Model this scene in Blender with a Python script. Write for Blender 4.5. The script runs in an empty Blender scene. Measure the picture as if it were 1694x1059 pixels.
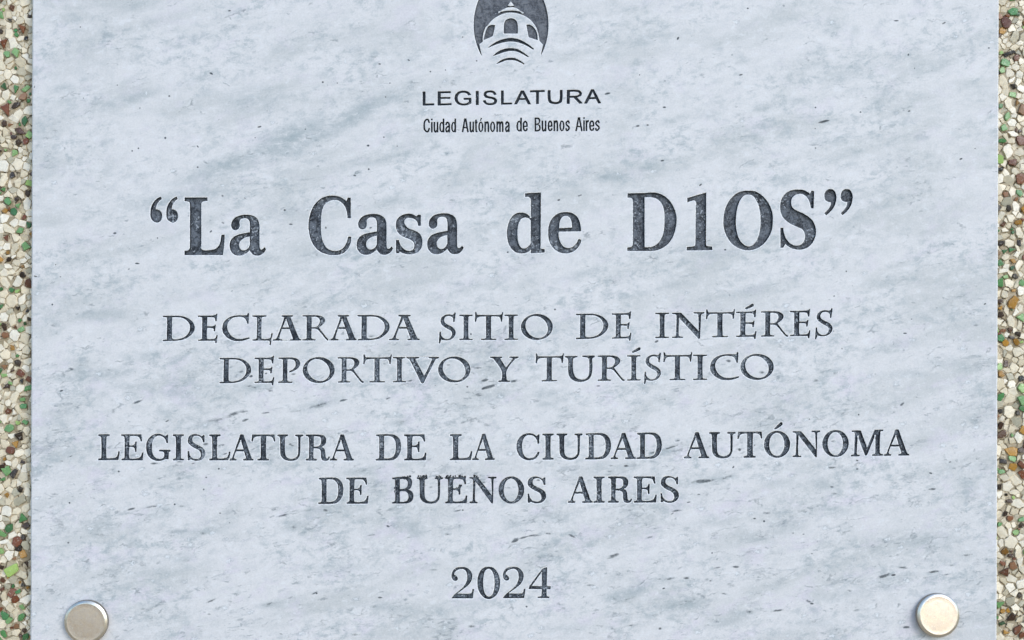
import bpy, math, random
import numpy as np
from mathutils import Vector, noise
from mathutils.geometry import delaunay_2d_cdt

# ------------------------------------------------------------------ scale
PX = 0.00025            # metres per photograph pixel on the face of the plaque
CX, CY = 847.0, 529.5   # middle of the photograph, in pixels
DIST = 0.60             # camera to the face of the plaque

scene = bpy.context.scene
COL = scene.collection

# ------------------------------------------------------------------ camera, sky, sun, exposure
cam = bpy.data.cameras.new('camera')
cam.sensor_width = 36.0
cam.lens = 36.0 * DIST / (1694 * PX)
cam.clip_start, cam.clip_end = 0.01, 100.0
cam_ob = bpy.data.objects.new('camera', cam)
cam_ob.location = (0, -DIST, 0)
cam_ob.rotation_euler = (math.radians(90), 0, 0)
COL.objects.link(cam_ob)
scene.camera = cam_ob

SUN_DIR = Vector((0.50, -0.74, 0.45)).normalized()      # towards the sun
SUN_EL = math.asin(SUN_DIR.z)
world = bpy.data.worlds.new('World')
scene.world = world
world.use_nodes = True
wn = world.node_tree.nodes
sky = wn.new('ShaderNodeTexSky')
sky.sky_type = 'NISHITA'
sky.sun_disc = False
sky.sun_elevation = SUN_EL
sky.sun_rotation = math.atan2(SUN_DIR.x, SUN_DIR.y)
sky.dust_density = 0.4
sky.ozone_density = 2.0
# below the horizon the sky model is black; a pale grey is added as bounce light from unseen pavement
geo = wn.new('ShaderNodeTexCoord')
sxyz = wn.new('ShaderNodeSeparateXYZ')
step = wn.new('ShaderNodeMapRange')
step.inputs[1].default_value, step.inputs[2].default_value = -0.02, 0.02
wmix = wn.new('ShaderNodeMix')
wmix.data_type = 'RGBA'
wmix.inputs[6].default_value = (1.25, 1.15, 1.0, 1.0)
wl = world.node_tree.links
wl.new(geo.outputs['Generated'], sxyz.inputs[0])
wl.new(sxyz.outputs[2], step.inputs[0])
wl.new(step.outputs[0], wmix.inputs[0])
wl.new(sky.outputs[0], wmix.inputs[7])
wl.new(wmix.outputs[2], wn['Background'].inputs[0])
wn['Background'].inputs[1].default_value = 0.15

sun = bpy.data.lights.new('sun', 'SUN')
sun.energy = 0.7
sun.angle = math.radians(22)
sun.color = (1.0, 0.975, 0.94)
sun_ob = bpy.data.objects.new('sun', sun)
sun_ob.rotation_euler = SUN_DIR.to_track_quat('Z', 'Y').to_euler()
COL.objects.link(sun_ob)

scene.view_settings.view_transform = 'Standard'
scene.view_settings.look = 'None'
scene.view_settings.gamma = 1.0
scene.view_settings.use_curve_mapping = False
scene.view_settings.exposure = 0.80


# ------------------------------------------------------------------ helpers
def W(x, y, z=0.0):
    """pixel position and height towards the viewer (pixels) -> world"""
    return ((x - CX) * PX, -z * PX, (CY - y) * PX)


def mesh_obj(name, verts, faces, mats, parent=None, mat_idx=None, smooth=False):
    me = bpy.data.meshes.new(name)
    me.from_pydata(verts, [], faces)
    for m in (mats if isinstance(mats, (list, tuple)) else [mats]):
        me.materials.append(m)
    if mat_idx is not None:
        me.polygons.foreach_set('material_index', np.asarray(mat_idx, dtype=np.int32))
    if smooth:
        me.polygons.foreach_set('use_smooth', np.ones(len(me.polygons), dtype=bool))
    me.update()
    ob = bpy.data.objects.new(name, me)
    COL.objects.link(ob)
    if parent:
        ob.parent = parent
    return ob


def thing(name, label, cat, loc=(0, 0, 0), group=None):
    o = bpy.data.objects.new(name, None)
    o.empty_display_size = 0.01
    o.location = loc
    o['label'] = label
    o['category'] = cat
    if group:
        o['group'] = group
    COL.objects.link(o)
    return o


# ------------------------------------------------------------------ node helper
class NT:
    def __init__(self, name):
        self.mat = bpy.data.materials.new(name)
        self.mat.use_nodes = True
        self.t = self.mat.node_tree
        self.bsdf = self.t.nodes['Principled BSDF']

    def n(self, typ, ins=None, **props):
        nd = self.t.nodes.new(typ)
        for k, v in props.items():
            setattr(nd, k, v)
        for k, v in (ins or {}).items():
            self.set(nd.inputs[k], v)
        return nd

    def set(self, sock, v):
        if isinstance(v, bpy.types.NodeSocket):
            self.t.links.new(v, sock)
        else:
            sock.default_value = v

    def math(self, op, a, b=0.0, c=0.0, clamp=False):
        nd = self.n('ShaderNodeMath', {0: a, 1: b, 2: c}, operation=op, use_clamp=clamp)
        return nd.outputs[0]

    def ramp(self, v, a, b, lo=0.0, hi=1.0):
        nd = self.n('ShaderNodeMapRange', {0: v, 1: a, 2: b, 3: lo, 4: hi}, interpolation_type='SMOOTHSTEP')
        return nd.outputs[0]

    def noise(self, vec, scale, detail=2.0, rough=0.5, dist=0.0):
        nd = self.n('ShaderNodeTexNoise', {'Vector': vec, 'Scale': scale, 'Detail': detail, 'Roughness': rough, 'Distortion': dist})
        return nd.outputs[0]

    def mix(self, f, a, b, mode='MIX'):
        nd = self.n('ShaderNodeMix', data_type='RGBA', blend_type=mode)
        self.set(nd.inputs[0], f)
        self.set(nd.inputs[6], a)
        self.set(nd.inputs[7], b)
        return nd.outputs[2]

    def coords(self, rot=0.0, scale=(1, 1, 1), off=(0, 0, 0)):
        """object coordinates in photograph pixels, turned by rot (degrees, up to the right) and scaled"""
        tc = self.n('ShaderNodeTexCoord')
        m1 = self.n('ShaderNodeMapping', {'Vector': tc.outputs['Object'], 'Rotation': (0, math.radians(rot), 0), 'Scale': (1, 1, 1)})
        k = 1.0 / PX
        m2 = self.n('ShaderNodeMapping', {'Vector': m1.outputs[0], 'Location': off, 'Scale': tuple(k * s for s in scale)})
        return m2.outputs[0]

    def attr(self, name):
        return self.n('ShaderNodeAttribute', attribute_name=name).outputs['Fac']

    def bump(self, h, strength, dist):
        nd = self.n('ShaderNodeBump', {'Height': h, 'Strength': strength, 'Distance': dist})
        self.t.links.new(nd.outputs[0], self.bsdf.inputs['Normal'])


def rgb(r, g, b):
    return (r, g, b, 1.0)


# ------------------------------------------------------------------ materials
def marble_material():
    m = NT('pale_marble')
    P = m.coords()
    flow = m.coords(rot=10, scale=(0.32, 1, 1))
    flow2 = m.coords(rot=7, scale=(0.45, 1, 1), off=(31, 0, 17))
    # broad drifts of grey
    drift = m.noise(m.coords(rot=14, scale=(0.35, 1, 1)), 0.014, 5, 0.62, 0.5)
    zone = m.ramp(drift, 0.42, 0.70)
    # height on the slab: the streaks grow denser downwards
    sep = m.n('ShaderNodeSeparateXYZ', {0: P})
    low = m.ramp(sep.outputs[2], 120.0, -200.0)
    # streaks along the bedding
    s1 = m.noise(flow, 0.085, 6, 0.66, 0.7)
    s2 = m.noise(flow2, 0.16, 4, 0.62, 0.5)
    dens = m.math('MULTIPLY_ADD', low, 0.050, m.math('MULTIPLY', zone, 0.055))
    clump = m.ramp(m.noise(m.coords(rot=16, scale=(0.45, 1, 1), off=(7, 0, 3)), 0.026, 3, 0.6), 0.42, 0.66, -0.05, 0.075)
    dens = m.math('ADD', dens, clump)
    t1 = m.math('SUBTRACT', 0.625, dens)
    streak = m.ramp(s1, t1, m.math('ADD', t1, 0.16))
    t2 = m.math('SUBTRACT', 0.690, dens)
    fleck = m.ramp(s2, t2, m.math('ADD', t2, 0.10))
    # traced marks
    nz = m.noise(m.coords(rot=12, scale=(0.45, 1, 1)), 0.35, 3, 0.6)
    at_f = m.attr('fleck')
    at_c = m.attr('cloud')
    tr = m.math('ADD', at_f, m.math('MULTIPLY', m.math('SUBTRACT', nz, 0.5), 0.9))
    trace = m.math('MULTIPLY', m.ramp(tr, 0.22, 0.62), m.ramp(at_f, 0.02, 0.16))
    trace = m.math('MULTIPLY', trace, m.ramp(at_f, 0.0, 1.0, 0.45, 1.0))
    # longer veins: feathered, broken up along the bedding
    at_v = m.attr('vein')
    sn = m.noise(m.coords(rot=14, scale=(0.15, 1, 1), off=(3, 0, 29)), 0.24, 5, 0.66, 0.6)
    sn2 = m.noise(m.coords(rot=13, scale=(0.5, 1, 1), off=(83, 0, 9)), 0.10, 3, 0.6, 0.3)
    vv = m.math('ADD', at_v, m.math('ADD', m.math('MULTIPLY', m.math('SUBTRACT', sn, 0.5), 2.1), m.math('MULTIPLY', m.math('SUBTRACT', sn2, 0.5), 0.9)))
    vein = m.math('MULTIPLY', m.ramp(vv, 0.26, 0.80), m.ramp(at_v, 0.04, 0.45))
    wisp = m.noise(flow2, 0.09, 6, 0.7, 0.6)
    cl = m.math('MULTIPLY', at_c, m.ramp(wisp, 0.34, 0.56, 0.25, 1.15), clamp=True)
    # colours
    grain = m.noise(P, 0.33, 2, 0.7)
    c = m.mix(m.math('MULTIPLY', zone, 0.7), rgb(0.695, 0.688, 0.692), rgb(0.500, 0.520, 0.518))
    pink = m.ramp(m.noise(m.coords(rot=15, scale=(0.6, 1, 1), off=(90, 0, 40)), 0.022, 4, 0.65), 0.52, 0.68)
    c = m.mix(m.math('MULTIPLY', pink, m.ramp(low, 0, 1, 0.4, 0.75)), c, rgb(0.665, 0.630, 0.690))
    mid = m.noise(m.coords(rot=9, scale=(0.6, 1, 1), off=(13, 0, 71)), 0.066, 6, 0.76, 0.3)
    mamp = m.ramp(m.noise(m.coords(rot=12, scale=(0.5, 1, 1), off=(55, 0, 5)), 0.012, 3, 0.6), 0.40, 0.62, 0.22, 0.92)
    c = m.mix(m.math('MULTIPLY', m.ramp(mid, 0.45, 0.66), mamp), c, rgb(0.42, 0.465, 0.485))
    c = m.mix(m.ramp(mid, 0.46, 0.32, 0.0, 0.6), c, rgb(0.745, 0.755, 0.775))
    c = m.mix(m.math('MULTIPLY', cl, 0.95), c, rgb(0.34, 0.395, 0.415))
    c = m.mix(m.math('MULTIPLY', streak, 0.40), c, rgb(0.28, 0.325, 0.355))
    c = m.mix(m.math('MULTIPLY', fleck, 0.55), c, rgb(0.20, 0.235, 0.260))
    c = m.mix(m.math('MULTIPLY', m.ramp(at_v, 0.05, 0.6), 0.22), c, rgb(0.30, 0.345, 0.355))
    c = m.mix(m.math('MULTIPLY', vein, 0.92), c, rgb(0.085, 0.100, 0.110))
    c = m.mix(trace, c, rgb(0.055, 0.065, 0.075))
    # hairline grain boundaries that show here and there
    warp = m.n('ShaderNodeVectorMath', {0: m.coords(rot=12, scale=(0.38, 1, 1)), 1: m.n('ShaderNodeVectorMath', {0: m.n('ShaderNodeTexNoise', {'Vector': P, 'Scale': 0.06, 'Detail': 3.0}).outputs['Color'], 1: (14, 14, 14)}, operation='MULTIPLY').outputs[0]}, operation='ADD').outputs[0]
    ed = m.n('ShaderNodeTexVoronoi', {'Vector': warp, 'Scale': 0.065}, feature='DISTANCE_TO_EDGE').outputs['Distance']
    em = m.ramp(m.noise(flow2, 0.06, 4, 0.65, 0.2), m.math('SUBTRACT', 0.585, m.math('MULTIPLY_ADD', low, 0.05, clump)), 0.70)
    hair = m.math('MULTIPLY', m.ramp(ed, 0.075, 0.015), em)
    c = m.mix(m.math('MULTIPLY', hair, 0.6), c, rgb(0.16, 0.19, 0.21))
    lite = m.math('MULTIPLY', m.ramp(ed, 0.05, 0.16), m.math('MULTIPLY', m.ramp(ed, 0.26, 0.14), em))
    c = m.mix(m.math('MULTIPLY', lite, 0.35), c, rgb(0.80, 0.82, 0.84))
    # bright crystals in loose clusters, mostly low on the slab
    vor = m.n('ShaderNodeTexVoronoi', {'Vector': m.coords(rot=10, scale=(0.6, 1, 1)), 'Scale': 0.085})
    pick = m.n('ShaderNodeSeparateColor', {0: vor.outputs['Color']})
    clus = m.noise(P, 0.011, 2, 0.5)
    lim = m.math('SUBTRACT', m.ramp(low, 0, 1, 1.0, 0.93), m.ramp(clus, 0.48, 0.7, 0.0, 0.12))
    rag = m.math('MULTIPLY', m.math('SUBTRACT', m.noise(P, 0.30, 3, 0.6), 0.5), 1.0)
    cr = m.math('MULTIPLY', m.ramp(m.math('ADD', vor.outputs['Distance'], rag), 0.26, 0.12), m.math('GREATER_THAN', pick.outputs[0], lim))
    rim = m.math('MULTIPLY', m.ramp(m.math('ADD', vor.outputs['Distance'], rag), 0.40, 0.28), m.math('GREATER_THAN', pick.outputs[0], lim))
    c = m.mix(m.math('MULTIPLY', rim, 0.35), c, rgb(0.30, 0.34, 0.37))
    c = m.mix(m.math('MULTIPLY', cr, 0.6), c, rgb(0.84, 0.86, 0.88))
    fine = m.noise(m.coords(rot=10, scale=(0.7, 1, 1), off=(5, 0, 60)), 0.17, 3, 0.7)
    c = m.mix(m.math('MULTIPLY', m.ramp(fine, 0.55, 0.72), m.ramp(low, 0, 1, 0.14, 0.34)), c, rgb(0.42, 0.455, 0.475))
    c = m.mix(m.math('MULTIPLY', m.ramp(fine, 0.44, 0.30), m.ramp(low, 0, 1, 0.18, 0.42)), c, rgb(0.80, 0.81, 0.825))
    c = m.mix(0.42, c, m.n('ShaderNodeCombineColor', {0: grain, 1: grain, 2: grain}).outputs[0], 'SOFT_LIGHT')
    m.set(m.bsdf.inputs['Base Color'], c)
    m.set(m.bsdf.inputs['Roughness'], m.ramp(grain, 0.3, 0.7, 0.36, 0.5))
    m.bsdf.inputs['Specular IOR Level'].default_value = 0.35
    h = m.math('ADD', m.math('MULTIPLY', m.noise(P, 0.12, 5, 0.65), 0.6), m.math('MULTIPLY', cr, -0.5))
    h = m.math('SUBTRACT', h, m.math('MULTIPLY', trace, 0.6))
    m.bump(h, 0.30, 0.00022)
    return m.mat


def halo_edge_material():  # pale edge marble with the bright halo of the cut edges painted in
    m = NT('pale_halo_edge')
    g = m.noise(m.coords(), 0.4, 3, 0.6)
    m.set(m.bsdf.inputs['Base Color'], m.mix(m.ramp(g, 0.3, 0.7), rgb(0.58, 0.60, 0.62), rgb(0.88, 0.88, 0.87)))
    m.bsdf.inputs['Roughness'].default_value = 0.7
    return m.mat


def paint_material(name, dark, light, lo, hi, chips, seed):
    """old dark paint in the sunk letters, rubbed thin in places, with flakes lost to bare stone"""
    m = NT(name)
    P = m.coords(off=(seed, 0, seed * 1.7))
    a = m.noise(P, 0.085, 5, 0.66, 0.8)
    b = m.noise(P, 0.42, 3, 0.6)
    f = m.math('ADD', m.math('MULTIPLY', a, 0.65), m.math('MULTIPLY', b, 0.35))
    c = m.mix(m.ramp(f, lo, hi), dark, light)
    ch = m.noise(P, 0.26, 3, 0.55, 0.4)
    zone = m.noise(P, 0.02, 2, 0.5)
    ch = m.math('ADD', ch, m.math('MULTIPLY', m.math('SUBTRACT', zone, 0.5), 0.55))
    c = m.mix(m.ramp(ch, chips, chips + 0.06, 0.0, 0.75), c, rgb(0.42, 0.46, 0.51))
    m.set(m.bsdf.inputs['Base Color'], c)
    m.bsdf.inputs['Roughness'].default_value = 0.55
    m.bsdf.inputs['Specular IOR Level'].default_value = 0.4
    m.bump(f, 0.7, 0.0004)
    return m.mat


M_MARBLE = marble_material()
M_HALO_EDGE = halo_edge_material()
M_PAINT_BIG = paint_material('worn_paint_large', rgb(0.010, 0.014, 0.022), rgb(0.140, 0.160, 0.190), 0.38, 0.62, 0.62, 3.0)
M_PAINT = paint_material('worn_paint_small', rgb(0.010, 0.016, 0.026), rgb(0.150, 0.178, 0.215), 0.42, 0.62, 0.585, 41.0)
M_PAINT_SANS = paint_material('dark_paint_fine', rgb(0.006, 0.011, 0.018), rgb(0.060, 0.076, 0.10), 0.44, 0.68, 0.68, 77.0)
M_PAINT_EMBLEM = paint_material('worn_paint_emblem', rgb(0.040, 0.046, 0.060), rgb(0.160, 0.172, 0.195), 0.36, 0.62, 0.70, 19.0)
M_SHADED_WALL = paint_material('paint_and_corner_shade', rgb(0.006, 0.010, 0.018), rgb(0.045, 0.058, 0.078), 0.50, 0.70, 0.66, 5.0)  # letter walls: dark paint, with the recess shadow put into its colour


# ------------------------------------------------------------------ outlines
def parse(s):
    pts = []
    for tok in s.split():
        x, y = tok.split(',')
        corner = y.endswith("'")
        pts.append((float(x), float(y.rstrip("'")), corner))
    return pts


def curve(s, step=6):
    """closed outline: tokens x,y are smooth, x,y' are corners"""
    p = parse(s) if isinstance(s, str) else s
    n = len(p)
    out = []
    for i in range(n):
        a, b = p[i], p[(i + 1) % n]
        A, B = np.array(a[:2]), np.array(b[:2])
        if a[2] and b[2]:
            out.append(A)
            continue
        prev, nxt = np.array(p[i - 1][:2]), np.array(p[(i + 2) % n][:2])
        L = np.linalg.norm(B - A) + 1e-9
        ta = np.zeros(2) if a[2] else (B - prev) / (np.linalg.norm(B - prev) + 1e-9) * L
        tb = np.zeros(2) if b[2] else (nxt - A) / (np.linalg.norm(nxt - A) + 1e-9) * L
        if a[2]:
            ta = 1.5 * (B - A) - 0.5 * tb
        if b[2]:
            tb = 1.5 * (B - A) - 0.5 * ta
        for k in range(step):
            t = k / step
            h00, h10 = 2 * t**3 - 3 * t**2 + 1, t**3 - 2 * t**2 + t
            h01, h11 = -2 * t**3 + 3 * t**2, t**3 - t**2
            out.append(h00 * A + h10 * ta + h01 * B + h11 * tb)
    return np.array(out)


def ellipse(cx, cy, rx, ry, shear=0.0, n=56):
    t = np.linspace(0, 2 * math.pi, n, endpoint=False)
    x, y = rx * np.cos(t), ry * np.sin(t)
    return np.stack([cx + x + shear * y, cy + y], 1)


def stroke(pts, w, closed=False):
    """centre line of smooth points -> ribbon polygon of width w"""
    p = np.array(pts, float)
    if len(p) > 2:
        q = []
        for i in range(len(p) - 1):
            p0, p1, p2, p3 = p[max(i - 1, 0)], p[i], p[i + 1], p[min(i + 2, len(p) - 1)]
            for k in range(5):
                t = k / 5
                q.append(0.5 * (2 * p1 + (p2 - p0) * t + (2 * p0 - 5 * p1 + 4 * p2 - p3) * t * t + (3 * p1 - p0 - 3 * p2 + p3) * t**3))
        q.append(p[-1])
        p = np.array(q)
    d = np.gradient(p, axis=0)
    d /= np.linalg.norm(d, axis=1)[:, None] + 1e-9
    nrm = np.stack([-d[:, 1], d[:, 0]], 1) * w / 2
    return np.concatenate([p + nrm, (p - nrm)[::-1]])


# a glyph: (outer loops, hole loops, (xmin, xmax, top, base))
def G(outs, holes, box):
    return ([curve(o) for o in outs], [curve(h) for h in holes], box)


TITLE_A = (["1150,505 1165,450 1210,400 1290,373 1370,368 1440,382 1495,420 1520,480 1525,560 1525,780 1535,825 1560,832 1580,815 1592,800' 1612,825' 1585,870 1540,902 1490,910 1445,898 1410,862 1395,838' 1360,870 1310,900 1250,910 1190,895 1145,845 1130,785 1140,720 1180,665 1250,632 1330,614 1398,602' 1400,500 1388,440 1360,415 1310,412 1275,428 1258,465 1262,505 1250,545 1210,570 1168,555"],
           ["1398,655' 1330,672 1275,710 1252,760 1262,810 1290,840 1330,842 1375,815 1398,770'"])
TITLE_LQ = "72,370 78,280 110,205 160,150 210,125' 220,155' 180,190 150,240 140,295' 165,297 205,320 225,370 215,430 185,462 150,468 105,445 80,410"
TITLE_RQ = "390,300 410,215 470,150 540,130 620,150 670,210 700,300 700,400 670,530 610,650 520,750 430,825' 390,770' 490,670 545,580 562,475' 520,470 470,458 410,410"
DIGIT_2 = "110,220 112,170 140,115 190,82 250,75 320,82 375,120 408,180 405,250 370,320 310,375 240,425 190,465' 375,468 405,450 415,400' 437,402' 418,533' 108,533' 150,480 230,415 300,345 335,270 340,200 325,140 285,105 240,102 185,120 150,155 145,190' 175,205 195,235 190,265 160,275 130,260"

K8 = 8.0667


def traced(outs, holes, ox, oy, k, dx=0.0, dy=0.0):
    f = lambda s: curve(s) / k + np.array([ox + dx, oy + dy])
    return [f(o) for o in outs], [f(h) for h in holes]


def line_title():
    T = []
    T.append(traced([TITLE_LQ], [], 240, 310, K8))
    T.append(traced([TITLE_LQ], [], 240, 310, K8, 26.3, 0))
    T.append(traced(["527,137' 830,137' 830,182' 790,184 757,200 748,235' 748,785' 752,825 790,842 880,838 950,815 1000,745 1018,635' 1060,635' 1055,740 1038,902' 527,902' 527,848' 565,845 592,825 600,780' 600,235' 592,200 565,186 527,184'"], [], 240, 310, K8))
    T.append(traced(*TITLE_A, 240, 310, K8))
    T.append(traced(["85,520 100,380 150,255 230,165 320,122 410,112 490,125 550,155 590,190' 608,140' 645,140' 645,412' 605,412' 600,340 570,255 510,190 440,168 370,178 300,225 262,310 248,430 248,560 260,680 295,770 345,825 415,850 490,845 555,800 595,730 612,660' 652,660' 640,750 600,830 530,885 440,903 340,895 230,850 150,765 105,660"], [], 500, 310, K8))
    T.append(traced(*TITLE_A, 240, 310, K8, 210.2, -1.4))
    T.append(traced(["1250,505 1268,430 1320,380 1400,355 1470,362 1520,390' 1545,368' 1580,368' 1580,512' 1548,512' 1535,460 1490,420 1430,405 1385,415 1360,450 1370,500 1420,550 1500,580 1560,615 1595,670 1602,730 1590,800 1545,860 1480,888 1420,893 1350,880 1298,852' 1290,878' 1252,878' 1252,705' 1288,705' 1305,760 1345,815 1410,848 1465,842 1495,800 1490,740 1450,700 1370,668 1300,625 1262,570"], [], 500, 310, K8))
    T.append(traced(*TITLE_A, 240, 310, K8, 326.9, -2.4))
    T.append(traced(["395,82' 602,70' 600,400' 598,790' 605,820 652,825' 652,868' 470,880' 470,832' 440,855 390,875 330,880 260,860 200,800 165,720 152,620 165,510 205,410 265,355 335,338 400,350 450,385 470,410' 472,200' 465,150 440,128 395,128'"],
                    ["470,445' 440,412 390,402 340,420 305,480 290,570 292,680 310,760 345,810 385,818 430,795 468,755'"], 820, 310, K8))
    T.append(traced(["702,610 715,500 760,410 840,350 930,332 1020,345 1090,400 1125,480 1138,585' 840,590' 838,640 860,730 905,790 970,812 1030,795 1080,745 1105,697 1125,695 1138,715 1115,775 1070,830 1000,870 920,880 830,855 755,790 715,710"],
                    ["845,548' 850,480 875,410 920,380 965,385 1000,420 1018,480 1020,540'"], 820, 310, K8))
    T.append(traced(["148,122' 372,118' 480,112 560,122 640,160 715,230 775,340 800,450 790,570 755,690 690,790 600,855 500,885 400,888' 145,888' 145,845' 190,838 212,818 220,780' 220,240' 212,200 195,180 148,178'"],
                    ["372,172' 450,170 520,185 580,225 620,290 640,380 642,480 635,600 610,700 560,780 490,830 420,842 372,840'"], 1020, 305, K8))
    T.append(traced(["945,185' 1195,112' 1192,790' 1200,822 1225,828' 1275,832' 1275,878' 938,882' 938,838' 1010,832 1045,820 1055,780' 1060,300 1065,265 1055,225 1030,212 945,240'"], [], 1020, 305, K8))
    T.append(traced(["137,480 155,350 215,220 310,125 400,92 470,87 560,97 650,150 735,250 785,370 793,480 780,610 725,730 640,820 550,865 460,880 350,855 250,790 180,690 145,590"],
                    ["300,480 308,380 330,280 370,190 420,145 470,135 530,155 580,220 615,310 632,420 632,540 615,660 575,760 525,815 475,830 410,808 350,740 315,640 302,560"], 1180, 305, K8))
    T.append(traced(["893,310 905,220 950,140 1020,90 1110,72 1200,78 1260,105 1290,128' 1310,90' 1345,90' 1338,320' 1305,320' 1290,250 1250,170 1190,130 1130,128 1075,155 1042,205 1040,265 1065,320 1120,355 1200,390 1290,450 1340,510 1368,590 1365,680 1330,770 1260,840 1180,868 1110,868 1020,840 960,792' 930,845' 898,845' 898,582' 932,582' 945,660 980,740 1040,800 1110,820 1180,800 1220,740 1225,670 1195,605 1130,570 1050,535 970,480 915,410"], [], 1180, 305, K8))
    T.append(traced([TITLE_RQ], [], 1340, 305, 16.133))
    T.append(traced([TITLE_RQ], [], 1340, 305, 16.133, 27.0, -0.1))
    return T


def line_year():
    k = 8.916
    T = [traced([DIGIT_2], [], 735, 930, k), traced([DIGIT_2], [], 735, 930, k, 85.0, -0.3)]
    T.append(traced(["490,300 500,210 540,120 600,78 650,72 720,85 780,150 812,230 820,310 808,400 770,480 710,530 655,543 590,525 530,460 500,385"],
                    ["570,310 578,210 600,130 635,102 670,100 705,130 735,210 743,300 738,400 715,470 680,505 645,510 605,475 580,410"], 735, 930, k))
    T.append(traced(["1515,78' 1508,358' 1568,358' 1565,398' 1508,398' 1508,490 1520,508 1550,512' 1545,530' 1378,528' 1378,512' 1425,508 1435,490 1440,398' 1245,395' 1255,360' 1440,110 1470,90"],
                    ["1440,140' 1285,355' 1440,358'"], 735, 930, k))
    return T


# wide roman capitals (the two DECLARADA lines)
ROMAN = {
    'D': G(["45,134' 250,134' 340,138 440,158 530,210 585,275 602,340 585,410 525,480 440,535 340,562 240,572' 45,575' 48,556' 115,552' 122,158' 48,152'"],
           ["205,158' 330,158 400,175 470,220 515,285 522,350 505,420 455,485 390,525 310,545 230,545 202,520'"], (45, 602, 134, 573)),
    'E': G(["665,130' 900,130 965,118 980,100' 998,100' 985,228' 965,228' 955,175 930,158 820,156' 818,318' 900,320 945,312 955,292' 972,292' 955,405' 935,405' 935,365 910,348 818,345' 815,520 830,545 950,540 975,515 985,475' 1003,478' 985,612' 965,612' 960,580 930,572 665,573' 665,556' 715,550 735,535' 738,165' 715,152 665,148'"], [], (665, 1003, 131, 573)),
    'C': G(["1090,340 1110,255 1170,185 1260,140 1370,122 1450,125 1520,122' 1535,85' 1555,88' 1545,270' 1525,270' 1505,210 1470,165 1400,148 1320,150 1245,180 1185,250 1170,330 1190,410 1240,485 1320,535 1400,545 1480,535 1560,515' 1562,535' 1470,568 1370,580 1270,568 1180,520 1115,450 1092,390"], [], (1090, 1562, 127, 573)),
    'L': G(["80,130' 325,130' 325,148' 250,158 238,175' 235,520 250,545 370,540 400,510 412,445' 435,450' 405,560' 400,650' 380,650' 378,580 350,572 80,573' 80,556' 135,548 155,530' 160,170 140,155 80,148'"], [], (80, 435, 130, 573)),
    'A': G(["590,130' 785,130' 785,148' 740,155' 885,520 905,548 930,555' 930,573' 735,573' 740,556' 780,550 785,530' 740,400 728,370' 592,370' 545,530 560,550 598,556' 598,573' 435,573' 440,556' 480,550 510,520 640,160' 590,148'"],
           ["668,185' 602,344' 722,344'"], (435, 930, 130, 573)),
    'R': G(["960,130' 1200,130 1290,150 1340,190 1345,240 1310,290 1240,342' 1280,400 1390,540 1430,562' 1420,582' 1390,572 1350,530 1240,395 1190,365' 1115,362' 1112,520 1125,548 1185,556' 1185,573' 960,573' 960,556' 1015,550 1032,530' 1035,160' 1010,150 960,148'"],
           ["1115,155' 1190,155 1245,180 1262,225 1250,280 1215,325 1170,342 1115,342'"], (960, 1430, 130, 573)),
    'S': G(["150,215 165,160 220,115 290,100 350,112' 380,95' 392,65' 410,70' 388,235' 370,235' 365,170 340,138 290,125 235,140 205,190 215,240 270,285 340,320 395,375 408,430 390,490 340,540 270,562 200,560 155,545' 135,620' 118,618' 130,410' 152,412' 155,470 185,515 240,545 300,535 340,490 350,430 320,385 250,345 190,300 155,255"], [], (118, 410, 108, 558)),
    'I': G(["478,115' 705,115' 705,133' 650,138 632,155' 632,520 650,538 705,540' 705,557' 478,557' 478,540' 535,536 552,520' 552,155 540,138 478,133'"], [], (478, 705, 115, 557)),
    'T': G(["752,68' 775,72' 785,112 800,118' 985,122' 1170,118 1215,105 1222,70' 1240,72' 1220,235' 1202,235' 1195,180 1165,148 1030,143' 1030,515 1045,538 1120,540' 1120,557' 855,557' 858,540' 925,535 945,515' 945,143' 820,150 785,175 768,235' 748,235' 755,150"], [], (748, 1240, 116, 557)),
    'O': ([ellipse(0, 0, 187, 152)], [ellipse(-2, 0, 133, 132, 0.17)], (-187, 187, -148, 148)),
    'N': G(["340,180' 495,180' 805,510' 800,240 790,205 715,192' 715,175' 900,175' 900,192 855,210 842,240' 825,640' 800,640' 460,262' 450,560 460,590 525,605' 525,622' 340,622' 340,605 395,595 405,560' 418,230 400,205 340,197'"], [], (340, 900, 178, 620)),
    'P': G(["1065,122' 1310,122 1390,145 1435,195 1438,245 1400,310 1330,355 1255,385' 1252,365' 1320,330 1360,275 1365,215 1340,170 1290,148 1220,148' 1218,515 1235,545 1305,550' 1305,568' 1065,568' 1065,550 1120,540 1140,520' 1142,160 1125,145 1065,140'"], [], (1065, 1438, 122, 568)),
    'U': G(["1105,422' 1200,422' 1200,430' 1172,438 1165,455' 1168,540 1185,585 1220,605 1265,600 1290,570 1295,510 1292,450 1280,435 1240,429' 1240,420' 1335,420' 1335,429 1318,440 1315,460' 1315,540 1300,590 1265,615 1210,622 1155,600 1132,555 1130,450 1120,435 1105,431'"], [], (1105, 1335, 421, 616)),
    'V': G(["220,80' 375,80' 375,92' 330,100' 435,300' 530,105 520,94 490,91' 490,80' 605,80' 605,91 575,100' 560,120 430,375' 415,385' 400,375' 270,115 250,96 220,91'"], [], (220, 605, 80, 369)),
    'Y': G(["1205,72' 1345,72' 1345,83' 1320,90' 1390,200' 1470,95 1460,86 1430,83' 1430,72' 1535,72' 1535,83 1500,95' 1400,230 1398,340 1410,352 1440,355' 1440,367' 1305,367' 1305,355 1335,350 1342,335' 1340,235 1250,100 1230,86 1205,83'"], [], (1205, 1535, 72, 367)),
}
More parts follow.
